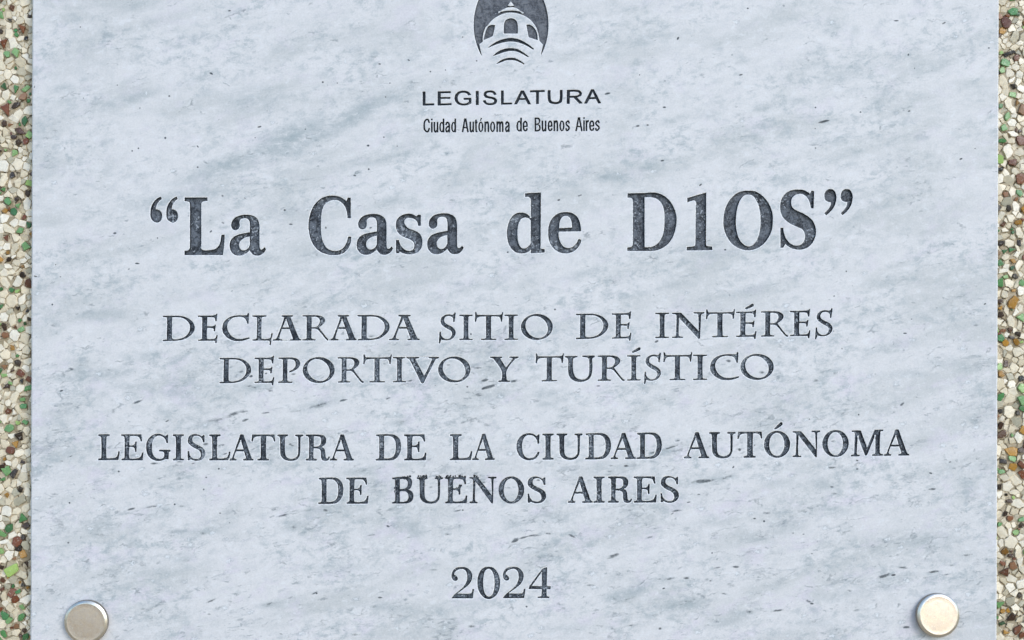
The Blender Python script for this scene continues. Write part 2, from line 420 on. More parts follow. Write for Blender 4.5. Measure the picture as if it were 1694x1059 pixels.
# schoolbook capitals (the two lower lines)
BOOK = {
    'L': G(["85,148' 278,148' 278,172' 235,182 222,205' 220,540 240,565 340,562 395,545 420,500 430,445' 455,450' 440,540 428,592' 85,596' 85,572' 125,565 138,540' 135,205 120,180 85,172'"], [], (85, 455, 148, 596)),
    'E': G(["485,148' 832,148' 845,268' 825,268' 800,205 760,178 640,175' 625,200 622,340' 680,340 715,320 728,275' 750,275' 745,450' 725,450' 715,390 690,368 620,365' 618,545 640,570 770,565 825,530 845,465' 868,468' 855,597' 490,598' 490,575' 525,568 540,545' 540,205 525,178 485,172'"], [], (485, 868, 148, 597)),
    'G': G(["920,370 935,270 990,190 1070,145 1150,138 1215,160 1255,178' 1280,152' 1300,152' 1298,295' 1275,295' 1255,230 1210,185 1140,165 1075,190 1030,260 1018,370 1030,480 1080,550 1150,575 1210,560 1235,530' 1235,470 1215,445 1145,438' 1145,415' 1340,415' 1340,438 1315,450 1310,480' 1308,575' 1250,572' 1180,600 1090,600 1000,560 940,480"], [], (920, 1340, 147, 594)),
    'I': G(["1390,150' 1575,150' 1575,173' 1540,182 1525,205' 1525,545 1540,570 1575,575' 1575,598' 1390,598' 1390,575' 1425,570 1440,545' 1440,205 1425,182 1390,173'"], [], (1390, 1575, 150, 598)),
    'S': G(["115,255 130,195 180,155 245,145 310,160 355,185' 385,160' 402,160' 400,285' 378,285' 360,225 315,180 250,170 205,190 190,240 205,285 260,320 330,355 385,395 415,455 405,520 360,575 290,600 215,595 165,572' 135,590' 115,590' 112,440' 132,440' 150,510 195,560 250,575 310,565 340,520 330,450 290,410 210,370 150,325 120,290"], [], (112, 415, 151, 595)),
    'A': G(["1035,148' 1085,148' 1220,540 1235,570 1260,576' 1260,600' 1085,600' 1085,578' 1125,570 1132,545' 1098,440' 955,440' 920,545 935,572 962,578' 962,600' 845,600' 845,578 880,570 895,545' 1020,190 1025,165"],
           ["1040,235' 965,412' 1092,412'"], (845, 1260, 150, 600)),
    'T': G(["1240,150' 1630,150' 1642,268' 1622,268' 1600,205 1560,180 1485,178' 1482,540 1495,570 1530,576' 1530,600' 1335,600' 1335,578 1375,570 1392,545' 1392,178' 1320,180 1270,205 1250,268' 1228,268'"], [], (1228, 1642, 150, 600)),
    'U': G(["95,150' 275,150' 275,174' 240,182 225,205' 225,450 240,520 280,560 340,575 410,555 450,510 460,440 458,205 445,182 408,175' 408,152' 540,152' 540,175 510,182 495,205' 492,440 480,520 430,585 350,605 270,600 200,570 155,510 145,440 140,205 125,180 95,174'"], [], (95, 540, 150, 600)),
    'R': G(["595,150' 820,150 900,165 940,210 945,270 925,320 865,368' 915,400 930,460 935,530 955,570 980,560 990,535' 1012,540' 990,590 930,608 880,590 860,540 858,460 840,410 790,390' 725,388' 722,545 740,572 780,578' 780,602' 595,602' 595,578 635,570 648,545' 648,205 630,180 595,174'"],
           ["728,178' 800,178 850,200 862,260 850,320 800,358 728,360'"], (595, 1012, 150, 602)),
    'C': G(["52,370 65,270 120,185 195,140 270,130 340,145 400,185' 425,152' 445,155' 440,310' 415,310' 400,240 350,180 280,158 210,175 160,240 142,350 155,460 200,540 270,570 340,555 390,510 420,455' 445,465' 420,525 360,580 280,600 190,585 110,530 65,450"], [], (52, 445, 140, 591)),
    'D': G(["1260,138' 1520,133 1600,150 1665,205 1695,290 1700,360 1685,440 1640,520 1570,570 1480,582 1250,583' 1250,562' 1295,555 1312,530' 1312,195 1300,168 1260,160'"],
           ["1395,162' 1490,160 1555,185 1600,250 1612,350 1600,450 1560,520 1490,550 1395,552'"], (1250, 1700, 137, 583)),
    'O': ([ellipse(237, 411, 228, 234)], [ellipse(232, 412, 136, 205)], (10, 465, 186, 637)),
    'N': G(["600,198' 745,200' 1000,520' 990,250 975,218 930,212' 930,192' 1072,192' 1072,211 1035,220 1022,250' 1015,655' 995,655' 700,262' 690,590 705,625 742,630' 742,650' 600,650' 600,630 640,620 655,590' 662,250 645,224 600,218'"], [], (600, 1072, 196, 649)),
    'M': G(["525,180' 675,180' 790,485' 920,175' 1065,172' 1065,193 1030,200 1018,225' 1010,575 1030,600 1062,605' 1062,629' 878,630' 878,608 920,600 935,575' 935,250' 785,620' 755,625' 625,265' 605,580 620,605 655,610' 655,633' 510,635' 510,612 550,605 562,580' 575,230 560,205 525,201'"], [], (510, 1065, 177, 632)),
    'B': G(["95,155' 260,140 370,142 430,190 438,270 410,340 370,370' 430,400 462,460 455,530 410,590 340,612 95,612' 90,593' 135,580 148,555' 145,210 135,185 95,178'"],
           ["225,180' 320,180 360,220 365,290 330,345 225,360'", "222,400' 310,395 365,430 380,500 360,560 300,588 225,588'"], (90, 462, 150, 612)),
}


def place(font, ch, x0, x1, basef, cap):
    outs, holes, (gx0, gx1, gt, gb) = font[ch]
    sx, sy = (x1 - x0) / (gx1 - gx0), cap / (gb - gt)

    def f(l):
        x = x0 + (l[:, 0] - gx0) * sx
        y = basef(x) + (l[:, 1] - gb) * sy
        return np.stack([x, y], 1)
    return [f(o) for o in outs], [f(h) for h in holes]


def set_line(font, items, base_pts, cap):
    bx, by = zip(*base_pts)

    def basef(x):
        x = np.asarray(x, float)
        s = (by[-1] - by[0]) / (bx[-1] - bx[0])
        y = np.interp(x, bx, by)
        y = np.where(x < bx[0], by[0] + s * (x - bx[0]), y)
        return np.where(x > bx[-1], by[-1] + s * (x - bx[-1]), y)
    return [place(font, c, a, b, basef, cap) for c, a, b in items]


def line_declarada():
    it = [('D', 269.3, 321.9), ('E', 327.8, 359.8), ('C', 368, 412.5), ('L', 417.6, 451.1), ('A', 451.3, 498.0), ('R', 500.5, 545.2), ('A', 544.2, 590.6), ('D', 591.3, 644.2), ('A', 643.2, 694),
          ('S', 726.1, 753.7), ('I', 760.1, 781.6), ('T', 785.6, 832.1), ('I', 834.6, 856.5), ('O', 862, 914.2), ('D', 952.9, 1006), ('E', 1012.3, 1044.3),
          ('I', 1084.3, 1106.4), ('N', 1112, 1165), ('T', 1167.8, 1215.7), ('E', 1218, 1251.4), ('R', 1259.2, 1304), ('E', 1307, 1340.4), ('S', 1348.4, 1377.2)]
    L = set_line(ROMAN, it, [(297, 564), (661, 562.7), (845, 562.3), (1100, 559.2), (1325, 556.0)], 41.4)
    L.append(traced(["135,105' 250,35 275,30 285,50 270,75 150,125'"], [], 1220, 500, 10.5875))
    return L


def line_deportivo():
    it = [('D', 363.2, 415.2), ('E', 421.2, 453.5), ('P', 460.6, 496), ('O', 501, 553.3), ('R', 558.7, 601.8), ('T', 600.9, 647.8), ('I', 650, 671.4), ('V', 671.2, 725.7), ('O', 725, 778),
          ('Y', 810.7, 857.5), ('T', 886, 932.7), ('U', 934.8, 983.7), ('R', 989, 1033.6), ('I', 1037.5, 1059.3), ('S', 1065.4, 1093.2), ('T', 1097.4, 1145), ('I', 1146.7, 1169.6), ('C', 1175, 1222.2), ('O', 1225.2, 1279.8)]
    L = set_line(ROMAN, it, [(390, 633.8), (661, 632.4), (834, 631.8), (909, 630.8), (1158, 628.5)], 41.4)
    L.append(traced(["135,105' 250,35 275,30 285,50 270,75 150,125'"], [], 1220, 500, 10.5875, -187.6, 72.2))
    return L


def line_legislatura():
    it = [('L', 162.8, 198), ('E', 200.8, 237), ('G', 241.8, 281.6), ('I', 286.2, 303.8), ('S', 310.5, 339.3), ('L', 346.2, 381), ('A', 379.8, 419), ('T', 416, 455),
          ('U', 459, 501), ('R', 506.2, 545.6), ('A', 545.8, 585), ('D', 621.7, 663.2), ('E', 668.4, 705.3), ('L', 744.4, 781.2), ('A', 781.4, 818),
          ('C', 854.8, 892.2), ('I', 897.6, 915.6), ('U', 921, 963.3), ('D', 968.3, 1010.5), ('A', 1010.6, 1051.5), ('D', 1053.3, 1094.7),
          ('A', 1132, 1172.8), ('U', 1173.4, 1216.2), ('T', 1220, 1261), ('O', 1264.2, 1307), ('N', 1311.5, 1356.5), ('O', 1360.9, 1403.9), ('M', 1408.2, 1460.6), ('A', 1462.5, 1504)]
    L = set_line(BOOK, it, [(180, 761.4), (435, 761.8), (525, 761.9), (700, 761.6), (990, 759.9), (1200, 757.6), (1335, 756.0), (1484, 753.7)], 42.6)
    L.append(traced(["272,155' 370,55 400,40 418,65 405,95 300,160'"], [], 1255, 695, 10.5875))
    return L


def line_buenos():
    it = [('D', 526.6, 567.8), ('E', 573, 609.4), ('B', 648.4, 683.6), ('U', 689.8, 732), ('E', 736, 772.8), ('N', 777, 820.6), ('O', 825, 866.8), ('S', 873, 903.2),
          ('A', 940, 980.2), ('I', 982.2, 1000), ('R', 1006, 1045.4), ('E', 1048.4, 1086.4), ('S', 1093, 1122.8)]
    L = set_line(BOOK, it, [(547, 833.6), (665, 832.8), (890, 832.1), (960, 831.8), (1108, 831.2)], 42.8)
    rnd = random.Random(5)
    slivers = []
    # ragged chipping along the tops of B U E N and the left of O
    for (xa, xb, ya, yb, n) in [(691, 706, 787.5, 790, 12), (720, 731, 788, 790, 8), (738, 770, 787, 790, 22), (784, 791, 787, 791, 9), (664, 682, 788, 791, 8),
                                (744, 756, 807, 811, 8), (759, 763, 800, 806, 4), (826, 831, 805, 815, 8), (743, 747, 812, 820, 6), (652, 658, 806, 815, 6)]:
        for _ in range(n):
            x, y = rnd.uniform(xa, xb), rnd.uniform(ya, yb)
            a = rnd.uniform(-0.5, 0.5) + math.pi / 2
            l, w = rnd.uniform(1.4, 3.0), rnd.uniform(0.7, 1.4)
            d, q = np.array([math.cos(a), -math.sin(a)]), np.array([math.sin(a), math.cos(a)])
            c = np.array([x, y])
            slivers.append(np.array([c + d * l, c + q * w, c - d * l, c - q * w]))
    word, rest = L[2:7], L[:2] + L[7:]
    outs = [o for g in word for o in g[0]] + slivers
    holes = [h for g in word for h in g[1]]
    return [(outs, holes)] + rest


def line_sans_wide():
    o1, o2 = (690, 140, 10.5875), (850, 140, 9.9647)
    L = []
    for s in ["97,125' 145,125' 145,335' 295,330' 298,362' 97,368'",
              "360,122' 590,118' 590,148' 412,152' 412,222' 580,220' 580,248' 412,250' 412,335' 600,328' 602,358' 360,366'",
              "655,240 675,170 735,122 815,110 890,125 945,180' 900,190' 860,152 810,142 750,155 715,195 708,240 720,290 760,325 820,335 870,325 905,305' 905,265' 815,265' 815,235' 948,235' 948,325' 890,355 815,365 730,350 675,300",
              "1028,115' 1078,115' 1076,358' 1028,358'",
              "1165,175 1185,130 1240,108 1300,105 1355,125 1388,175' 1345,182' 1325,148 1275,137 1225,148 1212,175 1235,200 1300,215 1365,235 1398,275 1385,325 1330,355 1265,360 1200,342 1150,285' 1195,272' 1220,315 1270,328 1330,318 1350,285 1325,258 1260,242 1190,222",
              "1470,108' 1515,108' 1515,322' 1662,318' 1665,345' 1470,352'"]:
        L.append(traced([s], [], *o1))
    L.append(traced(["5,325' 115,100' 165,100' 280,325' 232,325' 195,252' 90,252' 50,325'"], ["138,140' 100,225' 185,225'"], *o2))
    L.append(traced(["268,98' 508,92' 508,120' 412,122' 410,318' 368,318' 368,125' 268,127'"], [], *o2))
    L.append(traced(["560,95' 605,95' 605,215 620,270 680,290 740,275 758,220 758,90' 800,90' 800,220 785,285 730,318 660,320 590,300 562,240"], [], *o2))
    L.append(traced(["875,92' 1030,88 1095,105 1120,145 1105,185 1040,210' 1135,310' 1080,314' 985,215' 920,217' 918,316' 872,318'"], ["922,120' 1020,118 1070,132 1075,160 1040,182 922,187'"], *o2))
    L.append(traced(["1158,312' 1275,80' 1320,80' 1438,308' 1390,310' 1352,235' 1245,240' 1205,312'"], ["1297,118' 1258,212' 1340,208'"], *o2))
    return L


def narrow(ch, x0, x1, yt, xh, yb, w):
    """narrow sans letter out of strokes; cap top yt, x-height xh, baseline yb"""
    h = w / 2
    H = yb - xh
    a, b = x0 + h, x1 - h
    m = (a + b) / 2
    S, Hn = [], []
    if ch in 'od':
        r0 = ellipse((x0 + x1) / 2, (xh + yb) / 2, (x1 - x0) / 2, H / 2, 0, 32)
        S.append(r0)
        Hn.append(ellipse((x0 + x1) / 2, (xh + yb) / 2, (x1 - x0) / 2 - w, H / 2 - w * 0.85, 0, 28))
        if ch == 'd':
            S.append(stroke([(b, yt), (b, yb)], w))
    elif ch == 'u':
        S.append(stroke([(a, xh), (a, yb - H * .35), (a + (b - a) * .2, yb - h), (m, yb - h * .9), (b, yb - H * .28)], w))
        S.append(stroke([(b, xh), (b, yb)], w))
    elif ch == 'n':
        S.append(stroke([(a, xh), (a, yb)], w))
        S.append(stroke([(a, xh + H * .3), (m, xh + h * .9), (b - (b - a) * .15, xh + h * 1.2), (b, xh + H * .38), (b, yb)], w))
    elif ch == 'm':
        q = (a + b) / 2
        for u, v in ((a, q), (q, b)):
            S.append(stroke([(u, xh + H * .3), ((u + v) / 2, xh + h * .9), (v - (v - u) * .12, xh + h * 1.4), (v, xh + H * .38), (v, yb)], w))
        S.append(stroke([(a, xh), (a, yb)], w))
    elif ch == 'a':
        S.append(stroke([(a, xh + H * .3), (a + (b - a) * .25, xh + h * 1.1), (b - (b - a) * .3, xh + h * 1.1), (b, xh + H * .3), (b, yb - H * .1), (b + h * .5, yb)], w))
        S.append(stroke([(b, xh + H * .40), (m, xh + H * .48), (a, yb - H * .32), (a + (b - a) * .2, yb - h), (m, yb - h), (b, yb - H * .28)], w))
    elif ch == 'e':
        S.append(stroke([(a, xh + H * .52), (b, xh + H * .52)], w * .85))
        S.append(stroke([(b, xh + H * .56), (b - (b - a) * .1, xh + H * .2), (m, xh + h), (a + (b - a) * .08, xh + H * .22), (a, xh + H * .52), (a + (b - a) * .1, yb - H * .2), (m, yb - h), (b - (b - a) * .12, yb - H * .14), (b, yb - H * .3)], w))
    elif ch == 's':
        S.append(stroke([(b, xh + H * .28), (b - (b - a) * .15, xh + h * 1.3), (m, xh + h), (a, xh + H * .25), (a + (b - a) * .25, xh + H * .43), (b - (b - a) * .15, yb - H * .42), (b, yb - H * .25), (m, yb - h), (a + (b - a) * .1, yb - h * 1.4), (a, yb - H * .28)], w))
    elif ch == 'i':
        S += [stroke([(m, xh), (m, yb)], w), stroke([(m, yt), (m, yt + w)], w)]
    elif ch == 't':
        c = x0 + (x1 - x0) * .45
        S += [stroke([(c, yt + H * .12), (c, yb - H * .2), (c + w * .3, yb - h), (x1, yb - h)], w), stroke([(x0, xh + h), (x1, xh + h)], w)]
    elif ch == 'r':
        S += [stroke([(a, xh), (a, yb)], w), stroke([(a, xh + H * .3), (a + (x1 - a) * .45, xh + h), (x1, xh + h * 1.1)], w)]
    elif ch == 'A':
        S += [stroke([(x0 + h * .9, yb), (m - h * .4, yt)], w), stroke([(x1 - h * .9, yb), (m + h * .4, yt)], w), stroke([(x0 + (x1 - x0) * .22, yb - (yb - yt) * .33), (x1 - (x1 - x0) * .22, yb - (yb - yt) * .33)], w * .85)]
    elif ch == 'C':
        R = yb - yt
        S.append(stroke([(b, yt + R * .30), (b - (b - a) * .2, yt + h * 1.6), (m, yt + h), (a + (b - a) * .12, yt + R * .2), (a, (yt + yb) / 2), (a + (b - a) * .12, yb - R * .2), (m, yb - h), (b - (b - a) * .2, yb - h * 1.6), (b, yb - R * .32)], w))
    return S, Hn


def line_sans_narrow():
    L = []
    k = 10.5875
    for ch, a, b in [('C', 108, 226), ('i', 243, 270), ('u', 288, 370), ('d', 387, 475), ('a', 490, 575), ('d', 595, 681), ('A', 783, 902), ('u', 917, 996), ('t', 1010, 1056),
                     ('o', 1070, 1160), ('n', 1178, 1260), ('o', 1276, 1367), ('m', 1388, 1512), ('a', 1538, 1620)]:
        sl = -0.0065 * ((a + b) / 2 - 108)
        S, Hn = narrow(ch, a, b, 600 + sl, 657 + sl, 839 + sl, 27)
        L.append(([s / k + np.array([690, 140]) for s in S], [s / k + np.array([690, 140]) for s in Hn]))
    L.append(traced(["1098,632' 1118,585' 1136,590' 1115,635'"], [], 690, 140, k))
    L.append(traced(["342,546' 400,546 428,562 434,598 425,636 405,653 432,673 441,710 432,753 400,772 342,773'"],
                    ["367,571' 392,571 408,584 410,604 403,631 388,641 367,641'", "367,667' 395,667 412,684 415,711 408,738 390,748 367,748'"], 850, 140, 9.9647))
    k = 9.9647
    for ch, a, b in [('d', 42, 131), ('e', 146, 229), ('u', 458, 536), ('e', 558, 637), ('n', 654, 729), ('o', 750, 834), ('s', 849, 923),
                     ('A', 1014, 1132), ('i', 1143, 1170), ('r', 1184, 1237), ('e', 1242, 1327), ('s', 1339, 1416)]:
        sl = -0.0065 * ((a + b) / 2 - 42)
        S, Hn = narrow(ch, a, b, 548 + sl, 598 + sl, 774 + sl, 25)
        L.append(([s / k + np.array([850, 140]) for s in S], [s / k + np.array([850, 140]) for s in Hn]))
    return L


def emblem_shapes():
    k = 9.207
    o = (770, 0)
    t0, t1 = math.atan2((850 - 380) / 765, (245 - 695) / 567), math.atan2((830 - 380) / 765, (1140 - 695) / 567)
    ts = np.linspace(t0, t1 + 2 * math.pi, 130)
    arc = [(695 + 567 * math.cos(t), 380 + 765 * math.sin(t), True) for t in ts]
    inner = parse("1185,682' 1130,622' 1118,540 1080,420 1000,310 900,240 790,203 700,190 620,198 520,230 400,310 310,430 270,560 258,640' 207,672'")
    field = curve(arc + inner) / k + np.array(o)
    tr = lambda s: curve(s) / k + np.array(o)
    holes = [tr("640,88' 690,15' 745,85' 690,96"), tr("500,192' 600,127 700,108 780,125 885,205' 800,172 700,162 600,170")]
    wins = [tr("320,425' 385,385 450,385' 415,550' 275,610' 290,510"), tr("585,510' 592,360 620,305 690,280 760,305 790,360 795,510'"), tr("930,380' 980,378 1040,420 1085,500 1098,610' 965,565'")]
    stripes = [tr("340,730' 450,650 570,600 690,580 810,600 930,660 1042,745' 1030,755' 920,690 800,645 690,632 580,645 460,680"),
               tr("415,855' 500,785 600,745 690,735 790,750 880,800 965,865' 955,872' 870,825 780,785 690,775 600,790 500,825"),
               tr("468,975' 550,915 620,890 690,882 760,890 840,930 900,975' 890,983' 820,945 750,920 690,915 620,920 550,945")]
    return field, holes, wins, stripes


# ------------------------------------------------------------------ polygon machinery
def area2(l):
    x, y = l[:, 0], l[:, 1]
    return float(np.sum(x * np.roll(y, -1) - np.roll(x, -1) * y))


def ccw(l):
    return l if area2(l) > 0 else l[::-1]


def dedupe(l, eps=0.02):
    keep = [l[0]]
    for p in l[1:]:
        if np.hypot(*(p - keep[-1])) > eps:
            keep.append(p)
    if np.hypot(*(keep[0] - keep[-1])) <= eps and len(keep) > 3:
        keep.pop()
    return np.array(keep)


def winding(P, l):
    """winding number of the closed outline l about each point of P"""
    w = np.zeros(len(P), dtype=int)
    a, b = l, np.roll(l, -1, 0)
    for i0 in range(0, len(P), 4000):
        p = P[i0:i0 + 4000]
        ax, ay = a[None, :, 0] - p[:, None, 0], a[None, :, 1] - p[:, None, 1]
        bx, by = b[None, :, 0] - p[:, None, 0], b[None, :, 1] - p[:, None, 1]
        cr = ax * by - ay * bx
        w[i0:i0 + 4000] = np.sum((ay <= 0) & (by > 0) & (cr > 0), 1) - np.sum((ay > 0) & (by <= 0) & (cr < 0), 1)
    return w


def cdt_fill(loops_signs, extra=None):
    """loops (counter-clockwise) with signs (+1 solid, -1 hole) -> (verts, tris, sum of signs per tri)"""
    vs, fs = [], []
    for l, s in loops_signs:
        b = len(vs)
        vs.extend(Vector((float(p[0]), float(p[1]))) for p in l)
        fs.append(list(range(b, b + len(l))))
    if extra is not None:
        vs.extend(Vector((float(p[0]), float(p[1]))) for p in extra)
    ov, oe, of, _, _, orig = delaunay_2d_cdt(vs, [], fs, 0, 1e-4)
    V = np.array([(v.x, v.y) for v in ov])
    C = np.array([V[f].mean(0) for f in of])
    S = np.zeros(len(of), dtype=int)
    for l, s in loops_signs:
        lo, hi = l.min(0), l.max(0)
        k = np.nonzero((C[:, 0] >= lo[0]) & (C[:, 0] <= hi[0]) & (C[:, 1] >= lo[1]) & (C[:, 1] <= hi[1]))[0]
        if len(k):
            S[k] += s * (winding(C[k], l) != 0)
    return V, of, S, orig


def union_loops(outs, holes):
    ls = [(ccw(dedupe(o)), 1) for o in outs] + [(ccw(dedupe(h)), -1) for h in holes]
    V, F, S, _ = cdt_fill(ls)
    edges = {}
    for f, s in zip(F, S):
        if s > 0:
            for i in range(len(f)):
                edges[(f[i], f[(i + 1) % len(f)])] = True
    nxt = {}
    for (a, b) in edges:
        if (b, a) not in edges:
            nxt.setdefault(a, []).append(b)
    loops = []
    while nxt:
        a0 = next(iter(nxt))
        loop, a = [a0], a0
        while True:
            bs = nxt.get(a)
            if not bs:
                break
            b = bs.pop()
            if not bs:
                del nxt[a]
            if b == a0:
                break
            loop.append(b)
            a = b
        if len(loop) >= 3:
            loops.append(V[loop])
    return loops      # solid outlines run counter-clockwise, holes clockwise (in x, y-down numbers)


def resample(l, step=1.2):
    out = []
    for i in range(len(l)):
        a, b = l[i], l[(i + 1) % len(l)]
        d = np.hypot(*(b - a))
        n = max(1, int(round(d / step)))
        for k in range(n):
            out.append(a + (b - a) * k / n)
    out = dedupe(np.array(out), 0.35)
    return out


def normals(l):
    """unit normals pointing to the right of travel = away from the solid"""
    d = np.roll(l, -1, 0) - np.roll(l, 1, 0)
    d /= np.linalg.norm(d, axis=1)[:, None] + 1e-9
    return np.stack([d[:, 1], -d[:, 0]], 1)


def roughen(l, amp, f=0.45, seed=0.0):
    n = normals(l)
    k = np.array([noise.noise(Vector((p[0] * f, p[1] * f, seed))) + 0.6 * noise.noise(Vector((p[0] * f * 2.7, p[1] * f * 2.7, seed + 9))) for p in l])
    return l + n * (k * amp)[:, None]


DEPTH = 4.0      # how deep the letters are sunk, px
CH = 1.4        # width of the pale halo rim round each letter, px
CHZ = 0.45
ALL_LOOPS = []   # every engraved outline, for cutting the face


def engrave(name, glyphs, mat, parent, label=None, amp=0.22, depth=DEPTH, grow=0.25, rim=None, rimw=CH):
    """sunk letters: floor and walls as one mesh; remembers the outlines to cut out of the slab's face"""
    verts, faces, mi = [], [], []
    for gi, (outs, holes) in enumerate(glyphs):
        loops = [roughen(resample(l), amp, seed=gi * 3.1) for l in union_loops(outs, holes)]
        loops = [l + normals(l) * grow for l in loops if len(l) >= 3 and abs(area2(l)) > 0.3]
        ls = [(ccw(l), 1 if area2(l) > 0 else -1) for l in loops]
        V, F, S, _ = cdt_fill(ls)
        b = len(verts)
        verts.extend(W(x, y, -depth) for x, y in V)
        for f, s in zip(F, S):
            if s > 0:
                faces.append([b + i for i in f][::-1])
                mi.append(0)
        for l in loops:
            b, n = len(verts), len(l)
            inset = l - normals(l) * 0.9
            verts.extend(W(x, y, -CHZ) for x, y in l)
            verts.extend(W(x, y, -depth - 0.05) for x, y in inset)
            for i in range(n):
                j = (i + 1) % n
                faces.append([b + i, b + j, b + n + j, b + n + i])
                mi.append(1)
            ALL_LOOPS.append((l, rimw if rim is None or gi not in rim else rim[gi]))
    ob = mesh_obj(name, verts, faces, [mat, M_SHADED_WALL], parent, mi)
    if label:
        ob['label'] = label
    return ob


# ------------------------------------------------------------------ the plaque
plaque = thing('marble_plaque', 'pale grey veined marble plaque with dark engraved lettering, fixed on the terrazzo wall', 'plaque')

field, f_holes, wins, stripes = emblem_shapes()
emblem = engrave('emblem', [([field], f_holes)], M_PAINT_EMBLEM, plaque, 'dark engraved oval emblem with a pale domed building', amp=0.15)
for w_ in wins:
    engrave('emblem_window', [([w_], [])], M_PAINT_EMBLEM, emblem, amp=0.15)
for s_ in stripes:
    engrave('emblem_stripe', [([s_], [])], M_PAINT_SANS, emblem, amp=0.12)
engrave('inscription', line_sans_wide(), M_PAINT_SANS, plaque, 'wide plain capitals reading LEGISLATURA', amp=0.16, rimw=0.9)
engrave('inscription', line_sans_narrow(), M_PAINT_SANS, plaque, 'narrow plain letters reading Ciudad Autónoma de Buenos Aires', amp=0.10, grow=0.1, rimw=0.6)
engrave('inscription', line_title(), M_PAINT_BIG, plaque, 'large bold letters reading “La Casa de D1OS”', amp=0.30, depth=5.5)
engrave('inscription', line_declarada(), M_PAINT, plaque, 'wide roman capitals reading DECLARADA SITIO DE INTÉRES', amp=0.22)
engrave('inscription', line_deportivo(), M_PAINT, plaque, 'wide roman capitals reading DEPORTIVO Y TURÍSTICO', amp=0.22)
engrave('inscription', line_legislatura(), M_PAINT, plaque, 'serif capitals reading LEGISLATURA DE LA CIUDAD AUTÓNOMA', amp=0.30)
engrave('inscription', line_buenos(), M_PAINT, plaque, 'chipped serif capitals reading DE BUENOS AIRES', amp=0.42, rim={0: 0.35})
engrave('inscription', line_year(), M_PAINT, plaque, 'serif numerals reading 2024', amp=0.18)

